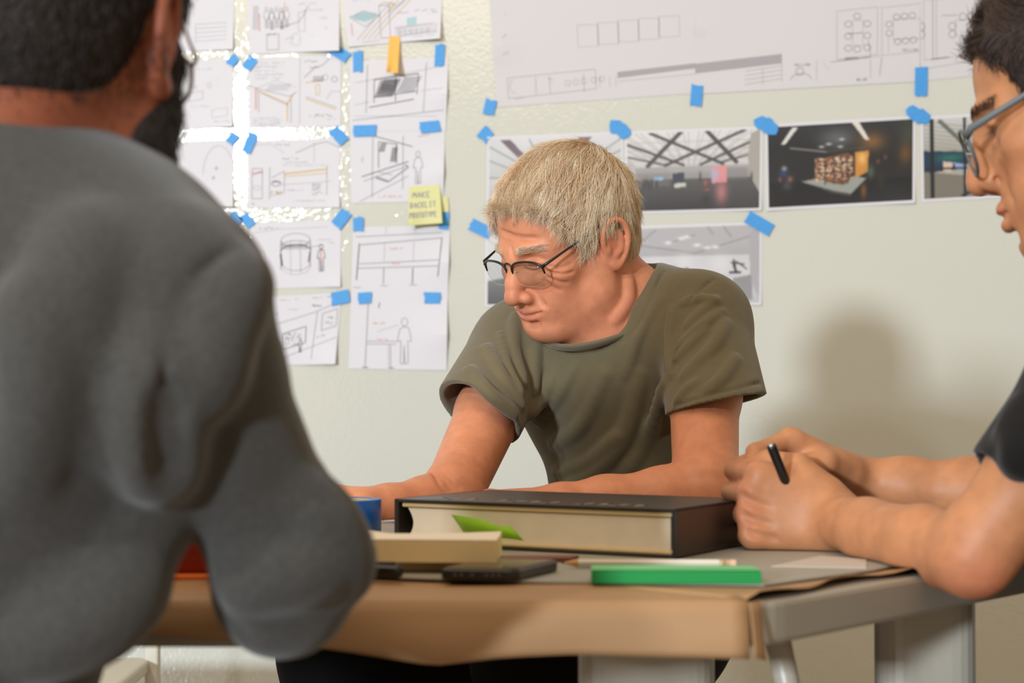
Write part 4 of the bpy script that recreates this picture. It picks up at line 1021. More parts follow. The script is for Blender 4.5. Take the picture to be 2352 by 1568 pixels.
def sculpt_head(v, F, o):
    """skull, face, ears in the local frame of the head; o holds this person's differences"""
    s = F.s
    def E(x, y, z, rx, ry, rz, k=.02, op='u', A=None): v.ell(F(x, y, z), (rx * s, ry * s, rz * s), F.A if A is None else A, k * s, op)
    def C(pts, rs, k=.01, op='u'): v.chain([F(*p) for p in pts], [r * s for r in (rs if hasattr(rs, '__len__') else [rs] * len(pts))], k * s, op)
    w = o.get('width', 1.0)
    E(0, -.012, .045, .077 * w, .097, .080)                                  # skull
    E(0, .036, .045, .064 * w, .056, .060, .03)                              # forehead
    E(0, -.045, -.005, .060 * w, .050, .055, .03)                            # back of skull
    E(0, .030, -.015, .060 * w, .062, .070, .03)                             # mid face
    E(0, .032, -.062, .048 * w, .050, .042, .03)                             # lower face
    for sg in (-1, 1):
        C([(sg * .060 * w, -.004, -.02), (sg * .054 * w, .006, -.060), (sg * .022, .070, -.094)], [.015, .016 + o.get('jaw', 0), .014], .04)   # jaw line
        E(sg * .046 * w, .062, -.014, .020, .022, .018, .022)                # cheekbone
        E(sg * .036 * w, .062, -.050, .018, .022, .022, .022)                # cheek
    E(0, .074 + o.get('my', 0) * .5, -.093, .019, .017, .015, .018)                                # chin
    C([(-.046 * w, .074, .031 - o.get('bz', 0)), (-.02, .090, .031 - o.get('bz', 0)), (0, .0915, .030 - o.get('bz', 0)), (.02, .090, .031 - o.get('bz', 0)), (.046 * w, .074, .031 - o.get('bz', 0))], [.009, .011, .008, .011, .009], .014)  # brow
    ez = o.get('ez', 0.0)
    for sg in (-1, 1):
        E(sg * .033, .100, .012 - ez, .019, .015, .0135, .012, 's')               # eye socket
        E(sg * .032, .0735, .011 - ez, .0150, .0155, .0135, .004)                 # eyeball under lids
        C([(sg * .017, .0850, .011 - ez), (sg * .027, .0905, .0195 - ez - .006 * o.get('down', 0)), (sg * .038, .0885, .018 - ez - .006 * o.get('down', 0)), (sg * .047, .079, .011 - ez)], .0024, .004)
        C([(sg * .018, .0850, .006 - ez), (sg * .030, .0880, .0005 - ez), (sg * .045, .080, .005 - ez)], .0030, .005)
        if o.get('down', 0): C([(sg * .019, .0885, .008 - ez), (sg * .030, .0925, .0035 - ez), (sg * .044, .083, .0075 - ez)], .0010, .002, 's')
        C([(sg * .020, .087, -.006 - ez), (sg * .034, .084, -.012 - ez), (sg * .048, .074, -.008 - ez)], .0035 * o.get('bags', 1), .009)
    nl = o.get('nose', 1.0)
    nz = o.get('nz', 0.0)
    C([(0, .086, .022), (0, .0965, .006), (0, .1075 * nl, -.014 - nz * .6), (0, .1125 * nl, -.026 - nz)], [.0075, .0078, .0092, .0105], .014)   # bridge
    E(0, .1145 * nl, -.0315 - nz, .0125, .0115, .0108, .007)                      # tip
    for sg in (-1, 1):
        E(sg * .0145, .1015, -.0345 - nz, .0085, .0110, .0085, .006)              # nostril wings
        E(sg * .0068, .1040, -.0425 - nz, .0042, .0062, .0042, .004, 's')         # nostrils
        C([(sg * .014, .086, .006), (sg * .017, .090, -.018)], [.006, .008], .014)
    E(0, .076 + o.get('my', 0), -.060, .030, .020, .024, .018)                                # muzzle
    m = o.get('mouth', 0.0); my = o.get('my', 0.0); q_ = o.get('lips', 1.0); mz = o.get('mz', 0.0); mw = o.get('mw', 1.0)
    C([(-.024 * mw, .085, -.0595 + m - mz), (-.010, .0965 + my, -.0560 - mz), (0, .0985 + my, -.0575 - mz), (.010, .0965 + my, -.0560 - mz), (.024 * mw, .085, -.0595 + m - mz)], [.0028 * q_, .0048 * q_, .0042 * q_, .0048 * q_, .0028 * q_], .005)
    C([(-.022 * mw, .0845, -.0635 + m - mz), (-.009, .0950 + my - .002 * (1 - q_) * 3, -.0695 - mz), (0, .0962 + my - .002 * (1 - q_) * 3, -.0702 - mz), (.009, .0950 + my - .002 * (1 - q_) * 3, -.0695 - mz), (.022 * mw, .0845, -.0635 + m - mz)], [.0030 * q_, .0056 * q_, .0060 * q_, .0056 * q_, .0030 * q_], .006)
    C([(-.028 * mw, .0835 - .004 * (mw - 1), -.0610 + m * 1.6 - mz), (-.012, .0985 + my, -.0625 - mz), (0, .1015 + my, -.0632 - mz), (.012, .0985 + my, -.0625 - mz), (.028 * mw, .0835 - .004 * (mw - 1), -.0610 + m * 1.6 - mz)], .0013 + o.get('open', 0), .003, 's')
    C([(-.010, .092, -.081), (.010, .092, -.081)], .0045, .010, 's')         # under the lower lip
    for sg in (-1, 1):                                                       # smile fold
        C([(sg * .018, .0985, -.030), (sg * .029, .0945, -.044), (sg * .033, .0895, -.054)], .0012 + .0008 * o.get('age', 0), .007, 's')
    for sg in (-1, 1):                                                       # ears
        A = F.rot(1, sg * R(12)); A = A if True else A
        t = .0745 * w + .006; ey, ez = -.012, .004
        T = np.array([[1, 0, 0], [0, 1, 0], [0, 0, 1]])
        def P(a, b, c): return F(sg * (t + a), ey + b, ez + c)               # a out, b forward, c up
        v.ell(P(-.001, 0, -.002), (.0075 * s, .0175 * s, .031 * s), F.A, .008 * s)
        v.ell(P(.0125, .003, -.000), (.0080 * s, .0110 * s, .0200 * s), F.A, .004 * s, 's')
        rim = [(.001, .016, -.004), (.004, .0175, .012), (.006, .011, .027), (.009, -.004, .0325), (.0105, -.018, .024), (.0105, -.0225, .006), (.008, -.018, -.012), (.005, -.009, -.026), (.003, .003, -.033), (.001, .010, -.026)]
        v.chain([P(*q) for q in catmull(rim, 4)], [.0034 * s] * (4 * (len(rim) - 1) + 1), .003 * s)
        inner = [(.0045, -.012, .014), (.0055, -.013, .002), (.0045, -.009, -.012), (.004, .002, -.017)]
        v.chain([P(*q) for q in catmull(inner, 4)], [.0030 * s] * 13, .004 * s)
        v.ell(P(.002, .0115, -.007), (.0045 * s, .0050 * s, .0065 * s), F.A, .004 * s)   # tragus
        v.ell(P(.002, .000, -.0285), (.0045 * s, .0085 * s, .0095 * s), F.A, .006 * s)   # lobe

def head_colors(P, c, o):
    """P: local coordinates; skin tones that belong to the face itself"""
    near = ((np.abs(P) < .17).all(1)).astype(float)
    for sg in (-1, 1):
        c = mixc(c, near * gl(P, (sg * .045, .075, -.025), (.022, .03, .022)) * o['flush'], o['red'])
        c = mixc(c, near * gl(P, (sg * .085, -.012, .004), (.014, .024, .034)) * o['flush'] * 1.1, o['red'])
    c = mixc(c, near * gl(P, (0, .113, -.032 - o.get('nz', 0)), (.018, .016, .014)) * o['flush'] * 1.2, o['red'])
    mz = o.get('mz', 0.0); mw = o.get('mw', 1.0); lip = gl(P, (0, .097 + o.get('my', 0), -.0575 - mz), (.019 * mw, .014, .0034)) + gl(P, (0, .096 + o.get('my', 0), -.069 - mz), (.017 * mw, .014, .0046 * o.get('lips', 1.0)))
    c = mixc(c, near * np.clip(lip, 0, 1) * .8, o['lip'])
    for sg in (-1, 1):
        if o.get('down', 0):
            t = np.clip((np.abs(P[:, 0]) - .019) / .025, 0, 1); zl = .008 - o.get('ez', 0) - .0045 * np.sin(np.pi * t) ** .8
            c = mixc(c, near * np.exp(-((P[:, 2] - zl) / .0012) ** 2) * ((np.abs(P[:, 0]) > .018) & (np.abs(P[:, 0]) < .046) & (P[:, 1] > .07)) * .8, o['lash'])
    bx = np.abs(P[:, 0]); zb_ = .0335 - o.get('bz', 0) + .004 * np.sin(np.clip((bx - .014) / .038, 0, 1) * np.pi)
    c = mixc(c, near * np.exp(-((P[:, 2] - zb_) / .0042) ** 2) * ((bx > .013) & (bx < .052) & (P[:, 1] > .05)) * o.get('brow_w', .5), o['brow'])
    for (x, y, z, r_) in o.get('spots', []):
        c = mixc(c, gl(P, (x, y, z), (r_, r_ * 3, r_)) * .75, o['spot'])
    return c

def hairline(Y, front=.078, nape=-.060):
    return np.interp(Y, [-.13, -.085, -.055, -.034, -.026, -.010, .006, .014, .022, .030, .040, .052, .066, .085, .11],
                     [nape, nape, nape + .008, -.030, .010, .036, .038, .012, .004, .020, .038, .050, .058, front, front + .004])

def hair_cap(v, F, o, grow=.008):
    s = F.s; hl = o.get('line', hairline)
    def cut(X, Y, Z):
        x, y, z = X - F.o[0], Y - F.o[1], Z - F.o[2]
        q = [(F.A[i][0] * x + F.A[i][1] * y + F.A[i][2] * z) / s for i in range(3)]
        return (hl(q[1]) + o.get('dip', 0) * np.clip(.05 - np.abs(q[0]), 0, .05) - q[2]) * .75 * s
    w = o.get('width', 1.0)
    v.ell(F(0, -.012, .045), ((.077 * w + grow) * s, (.097 + grow) * s, (.080 + grow * o.get('top', 1.2)) * s), F.A, .002, cut=cut)
    v.ell(F(0, .030, .050), ((.066 * w + grow) * s, (.056 + grow) * s, (.062 + grow) * s), F.A, .02 * s, cut=cut)
    v.ell(F(0, -.045, -.005), ((.060 * w + grow) * s, (.050 + grow) * s, (.055 + grow) * s), F.A, .02 * s, cut=cut)

def hand(v, wrist, palm_dir, back_nrm, side, curls, s=1.0, thumb=None, spread=.0, k=.006):
    """wrist point, direction to the fingers, normal of the back of the hand, side=+1 when the thumb lies
    towards cross(palm_dir, back_nrm); curls: per finger three bend angles in degrees (towards the palm)"""
    p = np.array(palm_dir, float); p /= np.linalg.norm(p); n = np.array(back_nrm, float); n -= p * (n @ p); n /= np.linalg.norm(n)
    t = np.cross(p, n) * side; w0 = np.array(wrist, float)
    def L(a, b, c): return w0 + s * (a * p + b * t + c * n)                  # along, towards the thumb, outwards of the back
    for (b0, b1) in ((.017, .030), (.006, .011), (-.006, -.009), (-.017, -.028)):
        v.cone(L(.0, b0 * .8, -.002), L(.082 - abs(b1) * .25, b1, .0), .0145 * s, .0120 * s, .016 * s)
    v.cone(L(.012, .016, -.010), L(.055, .026, -.010), .014 * s, .012 * s, .014 * s)           # ball of the thumb
    v.cone(L(.012, -.018, -.008), L(.06, -.024, -.009), .012 * s, .011 * s, .014 * s)
    lens = [(.042, .025, .021), (.046, .029, .022), (.043, .027, .021), (.034, .020, .019)]
    base = [(.083, .029), (.087, .010), (.083, -.009), (.075, -.027)]
    tips = []
    for i in range(4):
        a = 0; q = L(base[i][0], base[i][1], 0); dirl = math.radians((1.5 - i) * spread)
        pr = p * math.cos(dirl) + t * math.sin(dirl); r_ = [.0098, .0090, .0082, .0070] if i < 3 else [.0085, .0078, .0070, .0062]
        v.ell(q + n * .002 * s, (.0108 * s, .0108 * s, .0108 * s), k=.008 * s)                 # knuckle
        for j in range(3):
            a += math.radians(curls[i][j]); d = pr * math.cos(a) - n * math.sin(a); e = q + d * lens[i][j] * s
            v.cone(q, e, r_[j] * s, r_[j + 1] * s, .0035 * s); q = e
        tips.append(q)
    if thumb is None: thumb = [(.020, .030, -.010), (.048, .046, -.020), (.075, .044, -.026), (.096, .036, -.028)]
    tp = [L(*x) for x in thumb]
    v.cone(tp[0], tp[1], .0150 * s, .0122 * s, .012 * s); v.cone(tp[1], tp[2], .0118 * s, .0104 * s, .004 * s); v.cone(tp[2], tp[3], .0104 * s, .0082 * s, .004 * s)
    return L, tips

def person(name, loc, label):
    return empty(name, loc, label, 'person', None)

def tubes(parent, name, runs, m, r=.001, flat=1.0):
    mb = MB()
    for pts, rr in runs: mb.tube(pts, rr, 10, flat=flat)
    return mb.build(name, m, parent, smooth=True)

def lens_mesh(F, cx, cy, cz, rx, rz, pts_fn=None, n=28, wrap=.0):
    """slightly domed lens outline in the head frame"""
    ring = [(cx + rx * math.copysign(abs(math.cos(a)) ** .85, math.cos(a)), cz + rz * math.copysign(abs(math.sin(a)) ** .85, math.sin(a))) for a in [2 * math.pi * i / n for i in range(n)]]
    return ring

def glasses(F, label, rim, temple_m, half=False, cx=.033, y=.112, z=-.004, rx=.0265, rz=.0185, wrap=.12, ear=(.083, .0, .032), hinge_z=.010, pant=.12, rr=.0013, tr=.0016, rimless=False):
    g = empty('eyeglasses', F(0, y, z), label, 'glasses')
    def pt(x, zz): return F(x, y - wrap * abs(x) * abs(x) / .05 - pant * (z - zz) * -1 * -1, zz)
    n = 32; mb = MB(); lens = MB(); pads = MB(); wire = MB()
    for sg in (-1, 1):
        ring = []
        for i in range(n):
            a = 2 * math.pi * i / n; c_, s_ = math.cos(a), math.sin(a)
            ring.append(pt(sg * (cx + rx * math.copysign(abs(c_) ** .8, c_)), z + rz * math.copysign(abs(s_) ** (.62 if s_ > 0 else .95), s_)))
        if half:
            up = [ring[i] for i in range(0, n // 2 + 1)]; mb.tube(up, [rr * .8] + [rr * 1.3] * (len(up) - 2) + [rr * .8], 8)
            lo = [ring[i % n] for i in range(n // 2, n + 1)]; wire.tube(lo, .0004, 6)
        else: mb.tube(ring + [ring[0]], rr, 8, caps=False)
        fw = F.A[1] * .0005
        lens.add([p + fw for p in ring] + [np.mean(ring, axis=0) + F.A[1] * .0015] + [p - fw for p in ring] + [np.mean(ring, axis=0)], [(i, (i + 1) % n, n) for i in range(n)] + [((i + 1) % n + n + 1, i + n + 1, 2 * n + 1) for i in range(n)] + [(i, i + n + 1, (i + 1) % n + n + 1, (i + 1) % n) for i in range(n)])
        pads.tube(catmull([pt(sg * .012, z + .004), F(sg * .011, y - .006, z + .001), F(sg * .0095, y - .008, z - .006)], 4), .0006, 6)
        pads.tube([F(sg * .0095, y - .008, z - .003), F(sg * .0100, y - .009, z - .010)], [.0016, .0022], 8)
    br = [pt(-.0075, z + rz * .62), pt(-.003, z + rz * .86), pt(.003, z + rz * .86), pt(.0075, z + rz * .62)]
    mb.tube(catmull(br, 5), rr, 8)
    fr = mb.build('frame', rim, g, smooth=True)
    lens.build('lens', LENS, g, smooth=True)
    if half: wire.build('lens_wire', mat('lens_edge', (196, 190, 180), .3, metal=.5), g, smooth=True)
    pads.build('nose_pad', mat('nose_pad', (214, 206, 196), .2), g, smooth=True)
    for sg in (-1, 1):
        h = pt(sg * (cx + rx), z + rz * .55); hh = F(sg * (cx + rx + .0055), y - .012, hinge_z)
        e_ = F(sg * ear[0], ear[1], ear[2]); e2_ = F(sg * (ear[0] - .001), ear[1] - .022, ear[2] - .010); e3 = F(sg * (ear[0] - .006), ear[1] - .032, ear[2] - .036)
        mb = MB(); mb.tube([h, hh] + [hh + (e_ - hh) * t for t in (.25, .5, .75)] + catmull([e_, e2_, e3], 4), [tr * 1.4, tr * 1.3] + [tr] * 12, 8); mb.build('temple', temple_m, g, smooth=True)
    return g
def glass_mat():
    m = bpy.data.materials.new('lens_glass'); m.use_nodes = True; nt = m.node_tree
    for n in list(nt.nodes): nt.nodes.remove(n)
    out = nt.nodes.new('ShaderNodeOutputMaterial'); tr = nt.nodes.new('ShaderNodeBsdfTransparent'); gl_ = nt.nodes.new('ShaderNodeBsdfGlossy'); mx = nt.nodes.new('ShaderNodeMixShader')
    tr.inputs[0].default_value = (.93, .94, .93, 1); gl_.inputs['Roughness'].default_value = .02; mx.inputs[0].default_value = .05
    nt.links.new(tr.outputs[0], mx.inputs[1]); nt.links.new(gl_.outputs[0], mx.inputs[2]); nt.links.new(mx.outputs[0], out.inputs[0])
    return m
LENS = glass_mat()

def vol_to(name, v, m, parent, colorfn=None):
    vs, fs = v.mesh(); cols = colorfn(vs) if colorfn else None
    return mesh_obj(name, vs, fs, m, parent, smooth=True, colors=cols), vs, fs

def grow_hair(name, F, vs, fs, m, parent, n, length, rad, field, lift=.25, curl=.15, droop=.0, c0=None, c1=None, keep=.001, clumps=0, region=None, surfE=True, grow=0.0, gl_w=1.0):
    nr = normals(vs, fs); L = F.loc(vs)
    ok = np.nonzero(((L[:, 2] > -.1) & ((region(L)) if region is not None else True)))[0]
    # only outward-facing surface of the cap
    c = np.array([0, -.01, .03]); out = ((L - c) * (nr @ F.A.T)).sum(1) > .3 * np.linalg.norm(L - c, axis=1)
    ok = ok[out[ok]]
    # sample evenly by area: vertices are almost evenly spaced
    pick = rng.choice(ok, n); P = vs[pick] + rng.normal(0, .0012, (n, 3)); N = nr[pick]; LP = F.loc(P)
    d = field(LP) + 0.0
    if clumps:
        cen = LP[rng.choice(n, clumps)]; best = np.zeros(n, int)
        for i0 in range(0, n, 2000): best[i0:i0 + 2000] = ((LP[i0:i0 + 2000, None] - cen[None]) ** 2).sum(-1).argmin(1)
        cd = rng.normal(0, .24, (clumps, 3)); d = d + cd[best]
        ll = rng.uniform(.72, 1.2, clumps)[best]; cb = rng.uniform(0, 1, clumps)[best]
        tgt = cen[best] - LP; d = d + tgt * 12
    else: ll = rng.uniform(.7, 1.2, n); cb = rng.uniform(0, 1, n)
    D = d @ F.A; D -= N * (D * N).sum(1)[:, None]; D /= np.linalg.norm(D, axis=1, keepdims=True) + 1e-9
    le = length(LP) * ll * rng.uniform(.85, 1.1, n)
    cols = None
    if c0 is not None:
        t = np.clip(.6 * cb + .4 * rng.uniform(0, 1, n), 0, 1)[:, None]; cols = np.array(lin(c0)) * (1 - t) + np.array(lin(c1)) * t
    return strands(name, P, D, N, le, rad, m, parent, lift=lift, curl=curl, droop=droop, colors=cols)
# ------------------------------------------------------------------ the older man
def older_man():
    o = dict(width=.98, down=1, age=.4, nose=1.0, nz=.006, mz=.005, mw=1.45, lips=.72, bz=.011, ez=.006, mouth=.005, jaw=-.003, bags=1.2, flush=.40, red=(182, 96, 76), lip=(190, 100, 86), lash=(110, 66, 52), brow=(190, 158, 128), brow_w=.45, spot=(150, 84, 58),
             spots=[(.012, .090, .062, .004), (-.012, .088, .046, .0015), (.052, .03, -.068, .0014), (.060, .05, -.02, .002), (.055, .055, -.035, .0016), (.05, .06, .0, .0016)])
    yaw, pitch = R(53), R(20)
    hc = W(1306, 568, 2.25)
    F = Frame(hc, (-math.sin(yaw) * math.cos(pitch), -math.cos(yaw) * math.cos(pitch), -math.sin(pitch)), R(5), .925)
    root = person('person', (0.15, 2.25, 0.45), 'older person with short grey hair, glasses and olive t-shirt leaning on the table, looking down')
    SHL, SHR = W(1614, 738, 2.22), W(1185, 800, 2.36)
    EL, WL = W(1622, 1130, 2.02), W(1290, 1160, 1.985)
    EL[2] = .778; WL[2] = .769
    ER, WR = W(1040, 1150, 2.10), W(830, 1170, 2.00)
    tf = np.array([-math.sin(R(37)), -math.cos(R(37)), 0]); tl = np.array([math.cos(R(37)), -math.sin(R(37)), 0.0]); lean = R(14)
    tu = np.array([0, 0, 1.]) * math.cos(lean) + tf * math.sin(lean); tfw = tf * math.cos(lean) - np.array([0, 0, 1.]) * math.sin(lean)
    TA = np.array([tl, tfw, tu])
    NB = W(1405, 712, 2.30)
    # ---- body
    xs = axis(-.36, .42, .0034, [(hc[0] - .14, hc[0] + .13, .00155)]); ys = axis(1.80, 2.62, .0036, [(hc[1] - .15, hc[1] + .13, .0017)]); zs = axis(.42, 1.26, .0036, [(hc[2] - .135, hc[2] + .14, .00155), (.742, .82, .0026)])
    v = Vol(xs, ys, zs)
    sculpt_head(v, F, o)
    # neck: from the skull base to the torso
    v.cone(F(0, -.030, -.045), NB + np.array([0, 0, -.03]), .052, .060, .03)
    v.cone(F(.020, .012, -.085), NB + tfw * .045 + tl * .01 - np.array([0, 0, .02]), .034, .040, .035)
    v.cone(F(0, .040, -.086), F(0, .005, -.115), .022, .024, .03)                                    # soft under the chin
    v.ell(W(1430, 880, 2.33), (.145, .085, .17), TA, .03); v.ell(W(1468, 1080, 2.36), (.100, .080, .17), TA, .05); v.ell(W(1470, 1240, 2.38), (.105, .085, .12), TA, .05)
    v.chain([SHR, W(1300, 765, 2.34), NB + np.array([0, 0, -.07]), W(1530, 760, 2.26), SHL], [.042, .042, .045, .040, .040], .03)
    v.chain([SHL, SHL + (EL - SHL) * .45, EL + np.array([0, .004, .008]), EL], [.040, .0425, .038, .032], .02)
    v.chain([EL + np.array([.0, .0, -.002]), EL + (WL - EL) * .30, EL + (WL - EL) * .7, WL], [.031, .030, .024, .0205], .016)
    v.chain([SHR, SHR + (ER - SHR) * .45, ER + np.array([0, 0, .010]), ER], [.040, .0425, .036, .031], .014)
    v.chain([ER, ER + (WR - ER) * .30, ER + (WR - ER) * .72, WR], [.031, .0315, .0255, .0235], .012)
    # right hand: loosely closed, back upwards, fingers towards the left of the photo
    Lh, tips = hand(v, WR + np.array([.004, 0, .0]), (-.95, -.12, .17), (-.20, -.45, .86), -1, [(30, 42, 30), (36, 45, 32), (42, 48, 34), (46, 50, 36)], .98,
                    thumb=[(.012, .022, -.010), (.040, .036, -.024), (.066, .028, -.036), (.086, .018, -.040)], spread=3)
    # left hand: flat behind the book, fingertips showing beside the tape roll
    hand(v, WL, (-.96, -.16, -.035), (0, -.10, .995), 1, [(4, 12, 10)] * 4, .98, spread=5)
    skin = skin_mat('skin_older', (212, 140, 104))
    base = np.array(lin((212, 140, 104)))
    # creases seen in the photo: crow's feet, smile line, forehead, neck, elbow
    for q in ([(1252, 622), (1290, 630), (1320, 624)], [(1250, 632), (1280, 646), (1306, 650)], [(1248, 642), (1270, 660), (1290, 668)], [(1256, 612), (1290, 614), (1316, 604)]): v.crease(q, .0016, .0005, .002, up=False)
    v.crease([(1150, 530), (1190, 545), (1235, 548)], .0022, .0005, .004, up=False)
    v.crease([(1172, 566), (1178, 590)], .0018, .0010, .003, up=False)
    v.crease([(1440, 640), (1442, 690), (1412, 735)], .004, .0010, .010, up=True)
    for q in ([(992, 1080), (1010, 1110), (1030, 1135)], [(1003, 1075), (1022, 1102), (1044, 1130)], [(1014, 1072), (1038, 1100), (1060, 1120)]): v.crease(q, .0022, .0012, .003, up=False)
    def colorfn(P):
        c = np.tile(base, (len(P), 1)); L = F.loc(P)
        c = head_colors(L, c, o)
        c = mixc(c, gl(L, (.05, .0, -.10), (.07, .08, .05)) * .25, (190, 104, 80))
        return c
    v.rest(tpoly, .7462)
    body, vs, fs = vol_to('body', v, skin, root, colorfn)
    # ---- hair
    def line(Y):                       # receding above the temples
        return np.interp(Y, [-.13, -.085, -.055, -.034, -.026, -.010, .008, .016, .024, .032, .042, .054, .066, .085, .11], [-.066, -.066, -.052, -.030, .014, .036, .034, .004, -.004, .014, .028, .042, .068, .092, .094])
    oc = dict(o, line=line, top=2.6, dip=-.06)
    hx = Vol(axis(hc[0] - .15, hc[0] + .15, .0022), axis(hc[1] - .16, hc[1] + .15, .0022), axis(hc[2] - .12, hc[2] + .16, .0022))
    hair_cap(hx, F, oc, .0075)
    hairm = mat('hair_grey_blond', (200, 172, 138), .55, spec=.3, attr='Col')
    capm = mat('hair_under_grey', (212, 172, 130), .8, spec=.1, bump=[(160, .8, .004)])
    hv, hf = hx.mesh(); hair = mesh_obj('hair', hv, hf, capm, root, smooth=True)
    def field(L):
        crown = np.array([.012, -.070, .115]); d = L - crown; d /= np.linalg.norm(d, axis=1, keepdims=True) + 1e-6
        fwd = np.clip((L[:, 2] - .05) / .05, 0, 1)[:, None]
        d = d * (1 - .35 * fwd) + fwd * np.array([.35, .55, -.1])              # the top is combed forward and over to the left
        side = np.clip((.06 - L[:, 2]) / .05, 0, 1)[:, None]
        return d * (1 - .6 * side) + side * np.array([0, -.15, -.8])
    def length(L):
        return np.interp(L[:, 2], [-.07, -.02, .03, .07, .12], [.009, .016, .028, .040, .044]) * np.interp(L[:, 1], [.03, .08], [1, .62])
    grow_hair('hair_strands', F, hv, hf, hairm, hair, 30000, length, .00022, field, lift=.30, curl=.12, droop=.10, c0=(208, 166, 120), c1=(255, 242, 216), clumps=700)
    fr = lambda L: (L[:, 1] > .045) & (L[:, 2] > .05)
    grow_hair('hair_strands', F, hv, hf, hairm, hair, 6000, lambda L: .020 + 0 * L[:, 0], .00022, lambda L: np.array([.55, .45, -.35]) + 0 * L, lift=.32, curl=.10, droop=.16, c0=(222, 190, 150), c1=(255, 244, 224), clumps=150, region=fr)
    # eyebrows
    sel = (lambda L: (np.abs(np.abs(L[:, 0]) - .032) < .019) & (np.abs(L[:, 2] - .026) < .0045) & (L[:, 1] > .06))
    Lb = F.loc(vs); ok = np.nonzero(sel(Lb))[0]; pick = rng.choice(ok, 360); nr = normals(vs, fs)
    D = np.stack([np.sign(Lb[pick, 0]) * 1.0, 0 * Lb[pick, 0] - .2, .15 + 0 * Lb[pick, 0]], 1) @ F.A
    for sg in (-1, 1):
        q = Lb[pick, 0] * sg > 0; strands('eyebrow', vs[pick][q], D[q], nr[pick][q], rng.uniform(.006, .010, q.sum()), .00028, mat('brow_grey', (214, 190, 160), .6), root, segs=3, lift=.35, curl=.2)
    # ---- t-shirt
    OL = mat('tshirt_olive', (108, 98, 74), .9, spec=.15, bump=[(900, .35, .0006), (45, .18, .003)], noise=(60, .04), sheen=.25)
    sx = Vol(axis(-.20, .46, .0021), axis(1.98, 2.62, .0026), axis(.66, 1.14, .0021))
    v = sx
    v.ell(W(1428, 865, 2.33), (.166, .110, .165), TA, .03); v.ell(W(1474, 1060, 2.36), (.124, .104, .18), TA, .04); v.ell(W(1474, 1210, 2.36), (.126, .108, .14), TA, .04)
    v.chain([SHR + np.array([.01, 0, -.006]), W(1300, 770, 2.33), NB + np.array([0, 0, -.070]), W(1525, 758, 2.26), SHL], [.058, .060, .062, .055, .055], .05)
    v.cone(NB + np.array([0, 0, -.070]) , NB + np.array([.004, .006, -.060]), .074, .068, .03)
    # sleeves, cut straight at the hem, hollow at the end
    dL = (EL - SHL) / np.linalg.norm(EL - SHL); dR = (ER - SHR) / np.linalg.norm(ER - SHR)
    HL = W(1645, 930, 2.118); HRr = W(1100, 948, 2.22)
    cl = np.array([.20, -.1, -.97]); cl /= np.linalg.norm(cl); cr = np.array([-.52, -.42, -.74]); cr /= np.linalg.norm(cr)
    v.cone(SHL, HL + (HL - SHL) * .25, .057, .064, .03, cut=(HL, cl)); v.cone(SHR, HRr + (HRr - SHR) * .3, .060, .060, .035, cut=(HRr, cr))
    v.cone(SHL + (HL - SHL) * .93, HL + (HL - SHL) * .4, .0525, .055, .004, 's'); v.cone(SHR + (HRr - SHR) * .93, HRr + (HRr - SHR) * .4, .0510, .053, .004, 's')
        # neck opening
    nd = np.array([-.19, -.38, .90]); nd /= np.linalg.norm(nd)
    NC = W(1388, 716, 2.275)
    for t in (0.0, .03, .06): v.ell(NC + nd * (t + .012), (.072, .092, .042), np.array([tl, np.cross(nd, tl), nd]), .008, 's')
    # collar band
    ax1 = tl; ax2 = np.cross(nd, tl)
    ring = [NC + ax1 * .072 * math.cos(a) + ax2 * .090 * math.sin(a) - nd * .012 for a in np.linspace(0, 2 * math.pi, 41)]
    for (w, h, q) in SHIRT_FOLDS: v.crease(q, w, h, w * 1.1)
    for (w, h, q) in SHIRT_GROOVES: v.crease(q, w, h, .003, up=False, taper=False)
    sv, sf = v.mesh()
    shirt = mesh_obj('tshirt', sv, sf, OL, root, smooth=True)
    mb = MB(); mb.tube(ring, .0095, 12, caps=False, flat=.45); cb = mb.build('collar', OL, shirt, smooth=True)
    # ---- trousers, seat
    PN = mat('trousers_black', (16, 15, 16), .9, spec=.2)
    v = Vol(axis(-.45, .50, .008), axis(1.6, 2.75, .008), axis(.0, .84, .008))
    hipL, hipR = W(1478, 1500, 2.36), W(1370, 1500, 2.42); hipL[2] = hipR[2] = .55
    kL = np.array([.03, 1.92, .60]); kR = np.array([-.20, 2.08, .585])
    v.ell((hipL + hipR) / 2 + np.array([0, .02, .03]), (.17, .15, .13), TA, .05)
    v.chain([hipL, kL, np.array([.10, 1.98, .10])], [.092, .070, .05], .03); v.chain([hipR, kR, np.array([-.17, 2.16, .10])], [.092, .074, .05], .03)
    v.chain([np.array([.10, 1.98, .05]), np.array([.06, 1.80, .035])], [.045, .035], .03); v.chain([np.array([-.17, 2.16, .05]), np.array([-.25, 2.0, .035])], [.045, .035], .03)
    vol_to('trousers', v, PN, root)
    return F, root
